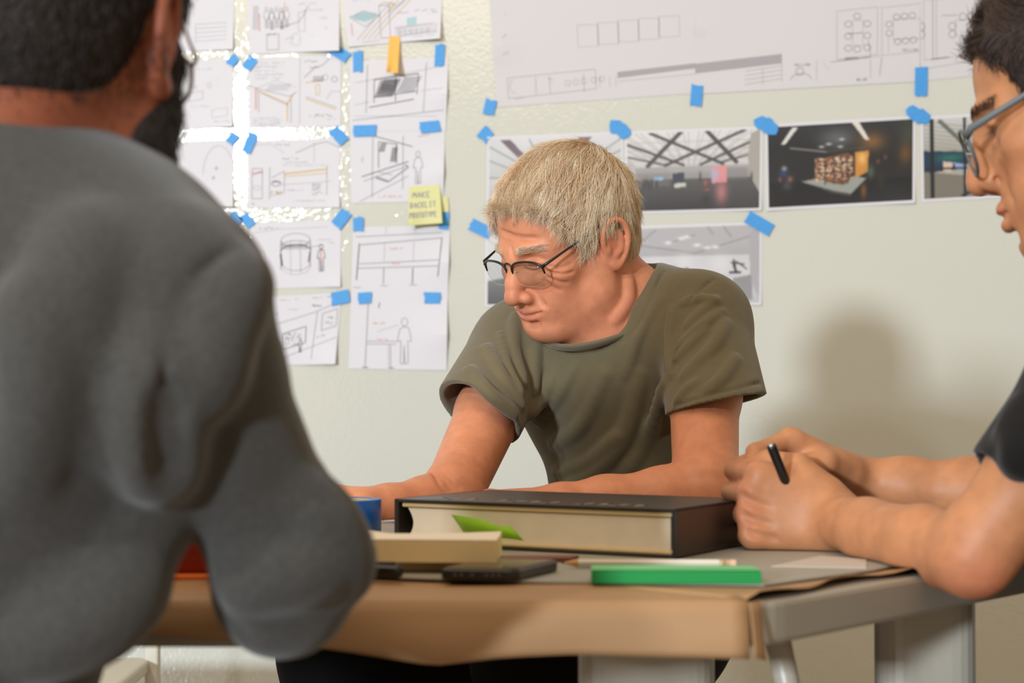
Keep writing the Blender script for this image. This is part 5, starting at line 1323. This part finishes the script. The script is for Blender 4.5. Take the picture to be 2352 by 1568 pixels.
# folds of cloth at the places the photograph shows them: (width, height, path)
SHIRT_FOLDS = [
 (.009, .007, [(1473, 860), (1440, 985), (1385, 1065), (1305, 1128)]), (.008, .005, [(1392, 860), (1336, 975), (1275, 1020)]), (.008, .005, [(1281, 865), (1240, 915), (1214, 948)]),
 (.008, .005, [(1530, 880), (1490, 1000), (1440, 1080)]), (.007, .004, [(1330, 830), (1290, 900), (1235, 965)]), (.007, .004, [(1420, 1000), (1350, 1060), (1280, 1085)]),
 (.0055, .005, [(1548, 712), (1538, 790), (1545, 862)]), (.0055, .004, [(1646, 690), (1612, 718), (1580, 752)]),
 (.0055, .005, [(1656, 718), (1610, 752), (1560, 800)]), (.005, .004, [(1620, 760), (1585, 795), (1556, 830)]), (.0065, .006, [(1666, 744), (1638, 798), (1574, 866)]),
 (.006, .005, [(1688, 824), (1660, 868), (1628, 900)]), (.005, .004, [(1640, 690), (1600, 688), (1570, 700)]), (.005, .003, [(1600, 880), (1575, 900), (1556, 925)]),
 (.0065, .005, [(1185, 730), (1180, 800), (1200, 880)]), (.0065, .005, [(1120, 800), (1150, 860), (1195, 930)]), (.0065, .005, [(1080, 850), (1120, 900), (1180, 950)]),
 (.006, .004, [(1240, 760), (1230, 820), (1225, 900)]),
 (.006, .004, [(1520, 690), (1470, 770), (1440, 860)]),
 (.005, .004, [(1150, 770), (1165, 840), (1195, 900)])]
SHIRT_GROOVES = [
 (.0020, .0014, [(1524, 622), (1497, 680), (1460, 755), (1395, 796), (1300, 806)]), (.0020, .0012, [(1640, 640), (1585, 690), (1560, 760), (1548, 850)]),
 (.0016, .0010, [(1553, 932), (1620, 910), (1700, 890), (1748, 878)]), (.0016, .0010, [(1034, 890), (1075, 940), (1130, 970), (1180, 985)])]
F_OLD, man_old = older_man()
glasses(F_OLD, 'dark half-rim glasses worn low on the older man\'s nose', mat('frame_dark', (32, 30, 28), .35), mat('temple_dark', (30, 28, 27), .35), half=True,
        cx=.0345, y=.110, z=-.0045, rx=.0285, rz=.0180, ear=(.0835, .002, .034), hinge_z=.009, rr=.0012, tr=.0015)
# stool under him
STM = mat('stool_paint', (206, 200, 186), .4)
st = empty('stool', (.16, 2.42, 0), 'pale round stool under the older man in black trousers', 'stool')
mb = MB(); mb.prism([(.16 + .17 * math.cos(a), 2.42 + .17 * math.sin(a)) for a in np.linspace(0, 2 * math.pi, 28, endpoint=False)], .420, .448); mb.build('seat', STM, st, bevel=.006)
for (x, y) in ((.26, 2.32), (.06, 2.32), (.06, 2.52), (.26, 2.52)):
    mb = MB(); mb.tube([(.16 + (x - .16) * .8, 2.42 + (y - 2.42) * .8, .42), (x + (x - .16) * .3, y + (y - 2.42) * .3, 0)], [.016, .012], 12); mb.build('leg', STM, st, smooth=True)
# ------------------------------------------------------------------ the man in grey, seen from behind
def grey_man():
    o = dict(width=1.0, down=0, age=0, nose=1.0, mouth=0, bags=.8, flush=.35, red=(170, 84, 62), lip=(150, 84, 70), lash=(30, 20, 16), brow=(30, 22, 18), brow_w=.9)
    yaw, pitch = R(9), R(4)
    hc = W(100, 122, 1.10)
    F = Frame(hc, (math.sin(yaw) * math.cos(pitch), math.cos(yaw) * math.cos(pitch), -math.sin(pitch)), R(0))
    root = person('person', (-.36, 1.08, .45), 'bearded person in a heather grey sweatshirt seen from behind, forearm on the table edge')
    ty = R(35); tr = np.array([math.cos(ty), -math.sin(ty), 0]); tf = np.array([math.sin(ty), math.cos(ty), 0]); TA = np.array([-tr, tf, [0, 0, 1.]])
    NB = W(110, 548, 1.12); SHR = W(398, 690, 1.03); SHL = NB + (NB - SHR) * np.array([1, 1, 0]) + np.array([-.05, 0, SHR[2] - NB[2] - .045])
    ER = W(650, 1352, 1.085); WR = W(640, 1205, 1.335); EL = SHL + np.array([-.10, .06, -.26]); WLm = EL + np.array([-.01, .22, .04]); WLm[2] = .79; EL[2] = .775; EL[1] = 1.14
    skin = skin_mat('skin_brown', (150, 84, 58)); base = np.array(lin((150, 84, 58)))
    v = Vol(axis(hc[0] - .36, .02, .0045, [(hc[0] - .12, hc[0] + .14, .0022)]), axis(.88, 1.62, .0045, [(hc[1] - .14, hc[1] + .14, .0024)]), axis(.55, hc[2] + .15, .0045, [(hc[2] - .13, hc[2] + .14, .0022)]))
    sculpt_head(v, F, o)
    v.cone(F(0, -.030, -.045), NB + np.array([0, 0, -.03]), .054, .064, .03); v.cone(F(0, .01, -.08), NB + tf * .04, .042, .048, .03)
    C1, C2 = W(-115, 920, 1.10), W(-385, 1330, 1.10)
    v.ell(C1, (.13, .08, .18), TA, .05); v.ell(C2, (.11, .08, .16), TA, .05)
    v.chain([SHL, NB + np.array([0, 0, -.06]), SHR], [.04, .055, .04], .03)
    for (a, b, c) in ((SHR, ER, WR), (SHL, EL, WLm)):
        v.chain([a, a + (b - a) * .5, b], [.042, .038, .032], .02); v.chain([b, b + (c - b) * .3, c], [.032, .032, .023], .015)
    hand(v, WR, (-.10, .97, -.16), (0.0, .12, .99), -1, [(20, 25, 20)] * 4, .98, spread=4)
    hand(v, WLm, (.3, .92, -.16), (0.0, .12, .99), 1, [(20, 25, 20)] * 4, .98, spread=4)
    def colorfn(P):
        c = np.tile(base, (len(P), 1)); L = F.loc(P); c = head_colors(L, c, o)
        return c
    v.rest(tpoly, .7462)
    body, vs, fs = vol_to('body', v, skin, root, colorfn)
    # hair: short, faded at the nape
    def line(Y): return np.interp(Y, [-.13, -.085, -.055, -.034, -.026, -.010, .008, .016, .024, .032, .042, .054, .066, .085, .11], [-.054, -.054, -.046, -.030, .006, .036, .040, .020, .010, .020, .030, .045, .055, .068, .07])
    DK = mat('hair_black', (40, 32, 28), .6, spec=.25, bump=[(220, .9, .004)], noise=(120, .3))
    v = Vol(axis(hc[0] - .13, hc[0] + .13, .0026), axis(hc[1] - .14, hc[1] + .14, .0026), axis(hc[2] - .10, hc[2] + .16, .0026))
    hair_cap(v, F, dict(o, line=line, top=1.6), .0085); hv, hf = v.mesh(); hair = mesh_obj('hair', hv, hf, DK, root, smooth=True)
    HM = mat('hair_strand_black', (44, 36, 30), .45, spec=.4)
    grow_hair('hair_strands', F, hv, hf, HM, hair, 9000, lambda L: np.interp(L[:, 2], [-.05, .0, .06], [.004, .008, .014]), .00035, lambda L: L * np.array([.3, .3, 0]) + np.array([0, -.1, -.6]), lift=.8, curl=.25, droop=.1)
    # fine stubble fading below the hairline and the beard along the jaw
    ok = np.nonzero((lambda L: (L[:, 2] < .0) & (L[:, 2] > -.065) & (L[:, 1] < -.02) & (np.linalg.norm(L[:, :2], axis=1) < .11))(F.loc(vs)))[0]
    nr = normals(vs, fs); pick = rng.choice(ok, 2600); Lp = F.loc(vs[pick]); keep = rng.uniform(0, 1, len(pick)) < np.clip((Lp[:, 2] + .062) / .05, 0, 1) ** 1.5; pick = pick[keep]
    strands('nape_stubble', vs[pick], np.tile([0, 0, -1.], (len(pick), 1)), nr[pick], rng.uniform(.002, .005, len(pick)), .0003, HM, hair, segs=2, lift=.6)
    v = Vol(axis(hc[0] - .13, hc[0] + .13, .0026), axis(hc[1] - .12, hc[1] + .17, .0026), axis(hc[2] - .18, hc[2] + .06, .0026))
    def bc(pts, rs, k=.012): v.chain([F(*p) for p in pts], rs, k)
    for sg in (-1, 1):
        bc([(sg * .0715, .014, .030), (sg * .0730, .018, -.005), (sg * .0685, .016, -.040), (sg * .057, .022, -.072), (sg * .030, .068, -.104), (0, .088, -.110)], [.007, .012, .016, .0215, .022, .024])
        bc([(sg * .070, .002, -.030), (sg * .064, -.002, -.058), (sg * .051, .000, -.088), (sg * .028, .03, -.112)], [.012, .0185, .023, .023])
        bc([(sg * .055, .045, -.046), (sg * .048, .060, -.058), (sg * .032, .084, -.066)], [.013, .016, .015]); bc([(sg * .030, .088, -.058), (sg * .012, .104, -.048), (0, .107, -.047)], [.007, .006, .005])
    v.ell(F(0, .05, -.098), (.04, .045, .02), F.A, .02)
    bv, bf = v.mesh(); beard = mesh_obj('beard', bv, bf, DK, root, smooth=True)
    nr = normals(bv, bf); pick = rng.choice(len(bv), 5000)
    strands('beard_strands', bv[pick], np.tile(F.A[1] * .2 + np.array([0, 0, -1.]), (len(pick), 1)), nr[pick], rng.uniform(.006, .013, len(pick)), .0003, HM, beard, segs=3, lift=.7, curl=.3)
    # sweatshirt
    GR = mat('sweatshirt_heather_grey', (70, 67, 63), .95, spec=.1, bump=[(700, .4, .0006), (30, .2, .004)], noise=(260, .16, 6), sheen=.3)
    v = Vol(axis(-.78, .03, .0042), axis(.86, 1.44, .0042), axis(.50, 1.13, .0042))
    v.ell(C1 + np.array([0, 0, .012]), (.172, .115, .20), TA, .06); v.ell(C2, (.150, .115, .24), TA, .08); v.ell(W(-400, 1640, 1.10), (.155, .12, .14), TA, .08)
    v.chain([SHL, W(-60, 640, 1.13), NB + np.array([.0, 0, -.045]), W(270, 625, 1.08), SHR], [.056, .060, .066, .060, .057], .05)
    v.cone(NB + np.array([0, 0, -.05]), NB + np.array([0, 0, -.015]), .080, .070, .03)
    v.chain([SHR, W(470, 860, 1.04), W(535, 1040, 1.055), W(618, 1190, 1.07), ER + np.array([0, 0, .012]), ER], [.057, .0475, .044, .043, .041, .040], .010)
    e2 = ER + (WR - ER) * .86
    v.chain([ER, ER + (WR - ER) * .35, e2], [.040, .040, .032], .015)
    v.chain([SHL, SHL + (EL - SHL) * .5, EL], [.056, .049, .043], .03); v.chain([EL, EL + (WLm - EL) * .85], [.043, .035], .03)
    nd = np.array([.22, .42, .88]); nd /= np.linalg.norm(nd); NC = NB + np.array([.0, .012, .028]); a1 = np.cross(nd, [0, 1., 0]); a1 /= np.linalg.norm(a1); a2 = np.cross(nd, a1)
    for t in (0.012, .05): v.ell(NC + nd * t, (.072, .078, .035), np.array([a1, a2, nd]), .008, 's')
    for (w, h, q) in [(.016, .009, [(372, 880), (366, 1000), (380, 1120)]), (.014, .008, [(340, 800), (352, 950), (360, 1080)]), (.012, .006, [(700, 1150), (760, 1230), (790, 1320)]), (.012, .004, [(560, 1330), (640, 1310), (730, 1300)]),
                       (.016, .006, [(200, 560), (150, 760), (170, 1000)]),
                      (.016, .006, [(330, 1200), (250, 1300), (100, 1400)]), (.014, .006, [(310, 1350), (200, 1430), (60, 1480)]), (.012, .005, [(560, 640), (500, 760), (470, 900)]), (.012, .005, [(60, 700), (90, 900), (60, 1100)])]: v.crease(q, w, h, w * 1.6)
    v.crease([(395, 900), (388, 1010), (400, 1120)], .006, .006, .012, up=False)
    v.crease([(545, 560), (430, 660), (385, 800), (375, 900)], .0024, .0012, .003, up=False, taper=False)
    v.rest(tpoly, .7462)
    sv, sf = v.mesh(); sh = mesh_obj('sweatshirt', sv, sf, GR, root, smooth=True)
    ring = [NC + a1 * .0735 * math.cos(a) + a2 * .080 * math.sin(a) for a in np.linspace(0, 2 * math.pi, 41)]
    mb = MB(); mb.tube(ring, .010, 12, caps=False, flat=.6); mb.build('collar', GR, sh, smooth=True)
    PN = mat('trousers_dark', (36, 36, 42), .9, spec=.2)
    v = Vol(axis(-.80, .15, .008), axis(.7, 1.85, .008), axis(0, .66, .008)); hp = np.array([C2[0] - .03, 1.08, .56])
    v.ell(hp + np.array([0, 0, -.01]), (.17, .14, .10), TA, .05)
    for (hx, kx) in ((.09, -.20), (-.09, -.50)):
        h = hp + np.array([hx, .02, -.01]); kn = np.array([kx, 1.48, .50]); v.chain([h, kn, np.array([kx - .0, 1.42, .10])], [.085, .062, .045], .03); v.chain([np.array([kx, 1.40, .045]), np.array([kx + .02, 1.56, .035])], [.04, .035], .03)
    vol_to('trousers', v, PN, root)
    return F
F_GREY = grey_man()
glasses(F_GREY, 'thin brown-rimmed glasses worn by the bearded man in grey', mat('rim_brown', (120, 86, 62), .35), mat('temple_gold', (150, 116, 76), .3, metal=.6),
        cx=.034, y=.110, z=.006, rx=.0270, rz=.0215, wrap=.06, ear=(.0835, .0, .034), hinge_z=.020, rr=.0013, tr=.0011)

# ------------------------------------------------------------------ the young man on the right
def young_man():
    o = dict(width=1.0, down=0, age=0, nose=.985, nz=-.003, bz=.010, ez=.005, my=.004, lips=.88, mouth=0, bags=.5, flush=.22, red=(214, 128, 96), lip=(196, 110, 90), lash=(40, 28, 22), brow=(60, 42, 32), brow_w=.85, open=.0012, spot=(140, 92, 66),
             spots=[(.058, .058, -.020, .0016), (.063, .045, -.038, .0014), (.055, .066, -.028, .0010)])
    yaw, pitch = R(20), R(15)
    hc = W(2536, 256, 1.52)
    F = Frame(hc, (-math.cos(yaw) * math.cos(pitch), math.sin(yaw) * math.cos(pitch), -math.sin(pitch)), 0, 1.04)
    root = person('person', (.66, 1.52, .45), 'young person with dark hair, grey glasses and black t-shirt, elbow on the table corner')
    NB = W(2680, 640, 1.52); td = np.array([-math.cos(R(15)), math.sin(R(15)), 0]); tl = np.array([-td[1], td[0], 0]) ; tl = np.cross([0, 0, 1.], td); TA = np.array([tl, td, [0, 0, 1.]])
    SHL = W(2545, 860, 1.40); SHR = NB + (NB - SHL) * np.array([.9, 1, 0]) + np.array([-.07, .06, SHL[2] - NB[2]])
    EL = W(2232, 1282, 1.42); WL = W(1898, 1190, 1.63); ER = W(2400, 1225, 1.70); WR = W(1945, 1100, 1.735); ER[2] = .785
    base3 = (188, 128, 88); skin = skin_mat('skin_young', base3); base = np.array(lin(base3))
    v = Vol(axis(.18, .98, .0040, [(.18, .36, .0024), (hc[0] - .14, hc[0] + .06, .0019)]), axis(1.22, 1.98, .0040, [(hc[1] - .10, hc[1] + .10, .0022), (1.56, 1.76, .0026)]), axis(.50, hc[2] + .15, .0040, [(hc[2] - .13, hc[2] + .12, .0019), (.745, .87, .0024)]))
    sculpt_head(v, F, o)
    v.cone(F(0, -.030, -.045), NB + np.array([0, 0, -.03]), .052, .060, .03); v.cone(F(0, .012, -.085), NB + td * .04, .035, .042, .03)
    CC = NB + np.array([.02, 0, -.20])
    v.ell(CC, (.14, .075, .17), TA, .05); v.ell(CC + np.array([.02, 0, -.18]), (.12, .08, .15), TA, .05)
    v.chain([SHL, NB + np.array([0, 0, -.05]), SHR], [.04, .05, .04], .03)
    v.chain([SHL, SHL + (EL - SHL) * .5, EL + np.array([.008, 0, .014]), EL], [.042, .0385, .034, .030], .012)
    v.chain([EL, EL + (WL - EL) * .30, EL + (WL - EL) * .68, WL], [.031, .0325, .027, .0235], .012)
    v.chain([SHR, SHR + (ER - SHR) * .5, ER], [.042, .040, .034], .02)
    v.chain([ER, ER + (WR - ER) * .35, ER + (WR - ER) * .7, WR], [.033, .034, .026, .0215], .018)
    hand(v, WL + np.array([.012, -.006, -.004]), (-.97, .10, .20), (-.12, -.97, .12), 1, [(62, 80, 40), (72, 84, 45), (76, 84, 45), (80, 82, 45)], 1.02,
         thumb=[(.018, .026, -.006), (.046, .044, -.010), (.074, .044, -.020), (.096, .032, -.030)], spread=2)
    hand(v, WR + np.array([.006, 0, 0]), (-.93, -.14, .32), (.28, .52, .80), -1, [(40, 55, 35), (46, 58, 36), (52, 60, 36), (56, 60, 36)], 1.0,
         thumb=[(.018, .024, -.008), (.046, .040, -.018), (.072, .036, -.028), (.092, .022, -.034)], spread=2)
    for q in ([(1700, 1135), (1722, 1150), (1765, 1165)], [(1702, 1180), (1728, 1194), (1770, 1205)], [(1716, 1220), (1744, 1230), (1780, 1238)]): v.crease(q, .0026, .0014, .004, up=False)
    def colorfn(P):
        c = np.tile(base, (len(P), 1)); L = F.loc(P); c = head_colors(L, c, o)
        c = mixc(c, gl(P, EL + np.array([.0, -.02, -.02]), (.035, .05, .03)) * .5, (206, 116, 90))
        for q in ((1705, 1110), (1712, 1165), (1722, 1205), (1720, 1060)): c = mixc(c, gl(P, W(q[0], q[1], 1.60), (.014, .06, .012)) * .35, (214, 124, 98))
        for sg in (-1, 1):                                    # open eyes: dark lash line and brown iris seen from the side
            c = mixc(c, gl(L, (sg * .030, .090, .0075), (.013, .010, .0022)) * .95, (34, 22, 18))
            c = mixc(c, gl(L, (sg * .033, .090, .0035), (.008, .008, .0026)) * .7, (70, 46, 34))
        return c
    v.rest(tpoly, .7462)
    body, vs, fs = vol_to('body', v, skin, root, colorfn)
    def line(Y): return np.interp(Y, [-.13, -.085, -.055, -.034, -.026, -.010, .008, .016, .024, .032, .042, .054, .066, .085, .11], [-.056, -.056, -.046, -.030, .008, .034, .034, .002, -.014, -.010, .000, .022, .056, .084, .088])
    DK = mat('hair_dark_brown', (52, 38, 32), .55, spec=.3, bump=[(180, .8, .004)], noise=(90, .25))
    v = Vol(axis(hc[0] - .15, hc[0] + .14, .0024), axis(hc[1] - .14, hc[1] + .14, .0026), axis(hc[2] - .10, hc[2] + .17, .0024))
    hair_cap(v, F, dict(o, line=line, top=2.0), .0085)
    hv, hf = v.mesh(); hair = mesh_obj('hair', hv, hf, DK, root, smooth=True)
    HM = mat('hair_strand_brown', (64, 46, 38), .45, spec=.4, attr='Col')
    def field(L):
        top = np.clip((L[:, 2] - .05) / .04, 0, 1)[:, None]
        return top * np.array([.25, .55, .75]) + (1 - top) * np.array([0, .25, -.9])
    grow_hair('hair_strands', F, hv, hf, HM, hair, 11000, lambda L: np.interp(L[:, 2], [-.05, .02, .05, .09], [.006, .012, .017, .030]), .00036, field, lift=.55, curl=.12, droop=.03, c0=(38, 28, 24), c1=(88, 66, 54), clumps=260)
    nr = normals(vs, fs); Lb = F.loc(vs); ok = np.nonzero((np.abs(np.abs(Lb[:, 0]) - .033) < .020) & (np.abs(Lb[:, 2] - .028) < .004) & (Lb[:, 1] > .055))[0]; pick = rng.choice(ok, 500)
    D = np.stack([np.sign(Lb[pick, 0]), 0 * Lb[pick, 0] - .2, .1 + 0 * Lb[pick, 0]], 1) @ F.A
    for sg in (-1, 1):
        q = Lb[pick, 0] * sg > 0; strands('eyebrow', vs[pick][q], D[q], nr[pick][q], rng.uniform(.006, .009, q.sum()), .0003, DK, root, segs=3, lift=.25, curl=.15)
    # black t-shirt
    BK = mat('tshirt_black', (26, 24, 23), .92, spec=.15, bump=[(900, .3, .0006), (45, .15, .003)], sheen=.1)
    v = Vol(axis(.36, 1.05, .0040), axis(1.22, 2.0, .0045), axis(.50, 1.12, .0040))
    v.ell(CC, (.18, .110, .20), TA, .05); v.ell(CC + np.array([.02, 0, -.18]), (.155, .112, .18), TA, .06); v.ell(CC + np.array([.02, 0, -.30]), (.155, .112, .14), TA, .06)
    v.chain([SHL, NB + np.array([.0, 0, -.045]), SHR], [.052, .066, .052], .04); v.cone(NB + np.array([0, 0, -.05]), NB + np.array([0, 0, -.01]), .074, .064, .03)
    HL = W(2372, 1118, 1.415); cl = np.array([-.52, .0, -.85]); cl /= np.linalg.norm(cl)
    v.cone(SHL, HL + (HL - SHL) * .3, .054, .056, .03, cut=(HL, cl)); v.cone(SHL + (HL - SHL) * .88, HL + (HL - SHL) * .4, .050, .052, .002, 's')
    HR = SHR + (ER - SHR) * .6; v.cone(SHR, HR, .053, .054, .03)
    v.ell(NB + np.array([0, 0, .02]), (.060, .062, .04), TA, .01, 's')
    for q in ([(2350, 940), (2330, 1010), (2290, 1070)], [(2352, 1000), (2345, 1060), (2320, 1090)]): v.crease(q, .009, .004, .014)
    vol_to('tshirt', v, BK, root)
    PN = mat('trousers_dark', (36, 36, 42), .9, spec=.2)
    v = Vol(axis(.15, 1.05, .008), axis(1.15, 2.0, .008), axis(0, .66, .008)); hp = np.array([CC[0] + .04, CC[1], .56])
    v.ell(hp, (.17, .13, .10), TA, .05)
    for s_ in (-1, 1):
        h = hp + tl * .09 * s_ - np.array([0, 0, .01]); kn = h + td * .40 + np.array([0, 0, -.06]); ft = kn + np.array([.06, 0, -.40])
        v.chain([h, kn, ft], [.085, .060, .045], .03); v.chain([ft + np.array([0, 0, -.05]), ft + td * .14 + np.array([0, 0, -.06])], [.04, .034], .03)
    vol_to('trousers', v, PN, root)
    A, B = W(1771, 1022, 1.600), W(1794, 1080, 1.615)
    e = empty('pen', A, 'black pen held upright in the young man\'s hands', 'pen'); d = (B - A); B = A + d / np.linalg.norm(d) * .085
    PB_ = mat('pen_black', (26, 25, 24), .25)
    mb = MB(); mb.tube([A, A + (B - A) * .015, A + (B - A) * .6, B], [.0036, .0046, .0046, .002], 14); mb.build('barrel', PB_, e, smooth=True)
    mb = MB(); mb.tube([A - (B - A) * .012, A + (B - A) * .012], .0026, 12); mb.build('button', mat('pen_silver', (200, 190, 176), .3, metal=.8), e, smooth=True)
    return F, CC
F_YOUNG, CCY = young_man()
glasses(F_YOUNG, 'grey full-rim glasses worn by the young man', mat('rim_grey', (84, 90, 94), .4), mat('temple_slate', (98, 104, 106), .5),
        cx=.034, y=.116, z=-.006, rx=.0270, rz=.0195, wrap=.10, ear=(.0845, .0, .034), hinge_z=.009, rr=.0016, tr=.0028)
for (x, y, lab) in ((-.55, 1.06, 'stool under the bearded man in grey'), (.76, 1.53, 'stool under the young man in black')):
    e = empty('stool', (x, y, 0), lab, 'stool')
    mb = MB(); mb.prism([(x + .17 * math.cos(a), y + .17 * math.sin(a)) for a in np.linspace(0, 2 * math.pi, 28, endpoint=False)], .42, .448); mb.build('seat', STM, e, bevel=.006)
    for (dx, dy) in ((.12, .12), (-.12, .12), (.12, -.12), (-.12, -.12)):
        mb = MB(); mb.tube([(x + dx * .7, y + dy * .7, .42), (x + dx * 1.3, y + dy * 1.3, 0)], [.015, .012], 12); mb.build('leg', STM, e, smooth=True)

# pale chair beside the wall, seen under the table at the left
CHM = mat('chair_paint_pale', (214, 208, 192), .45)
cx, cy = -.82, 2.86
ch = empty('chair', (cx, cy, 0), 'pale chair near the wall, glimpsed under the table beside the grey sweatshirt', 'chair')
mb = MB(); mb.prism(rounded([(cx - .20, cy - .20), (cx + .20, cy - .20), (cx + .19, cy + .20), (cx - .19, cy + .20)], .04), .405, .43); mb.build('seat', CHM, ch, bevel=.006)
for (dx, dy, h) in ((.17, -.17, .41), (-.17, -.17, .41), (.195, .185, .80), (-.195, .185, .80)):
    mb = MB(); mb.box((cx + dx - .012, cy + dy - .012, 0), (.024, 0, 0), (0, .024, 0), (0, 0, h)); mb.build('leg', CHM, ch, bevel=.004)
mb = MB(); mb.box((cx - .19, cy + .178, .58), (.38, 0, 0), (0, .014, 0), (0, .02, .2)); mb.build('backrest', CHM, ch, bevel=.005)
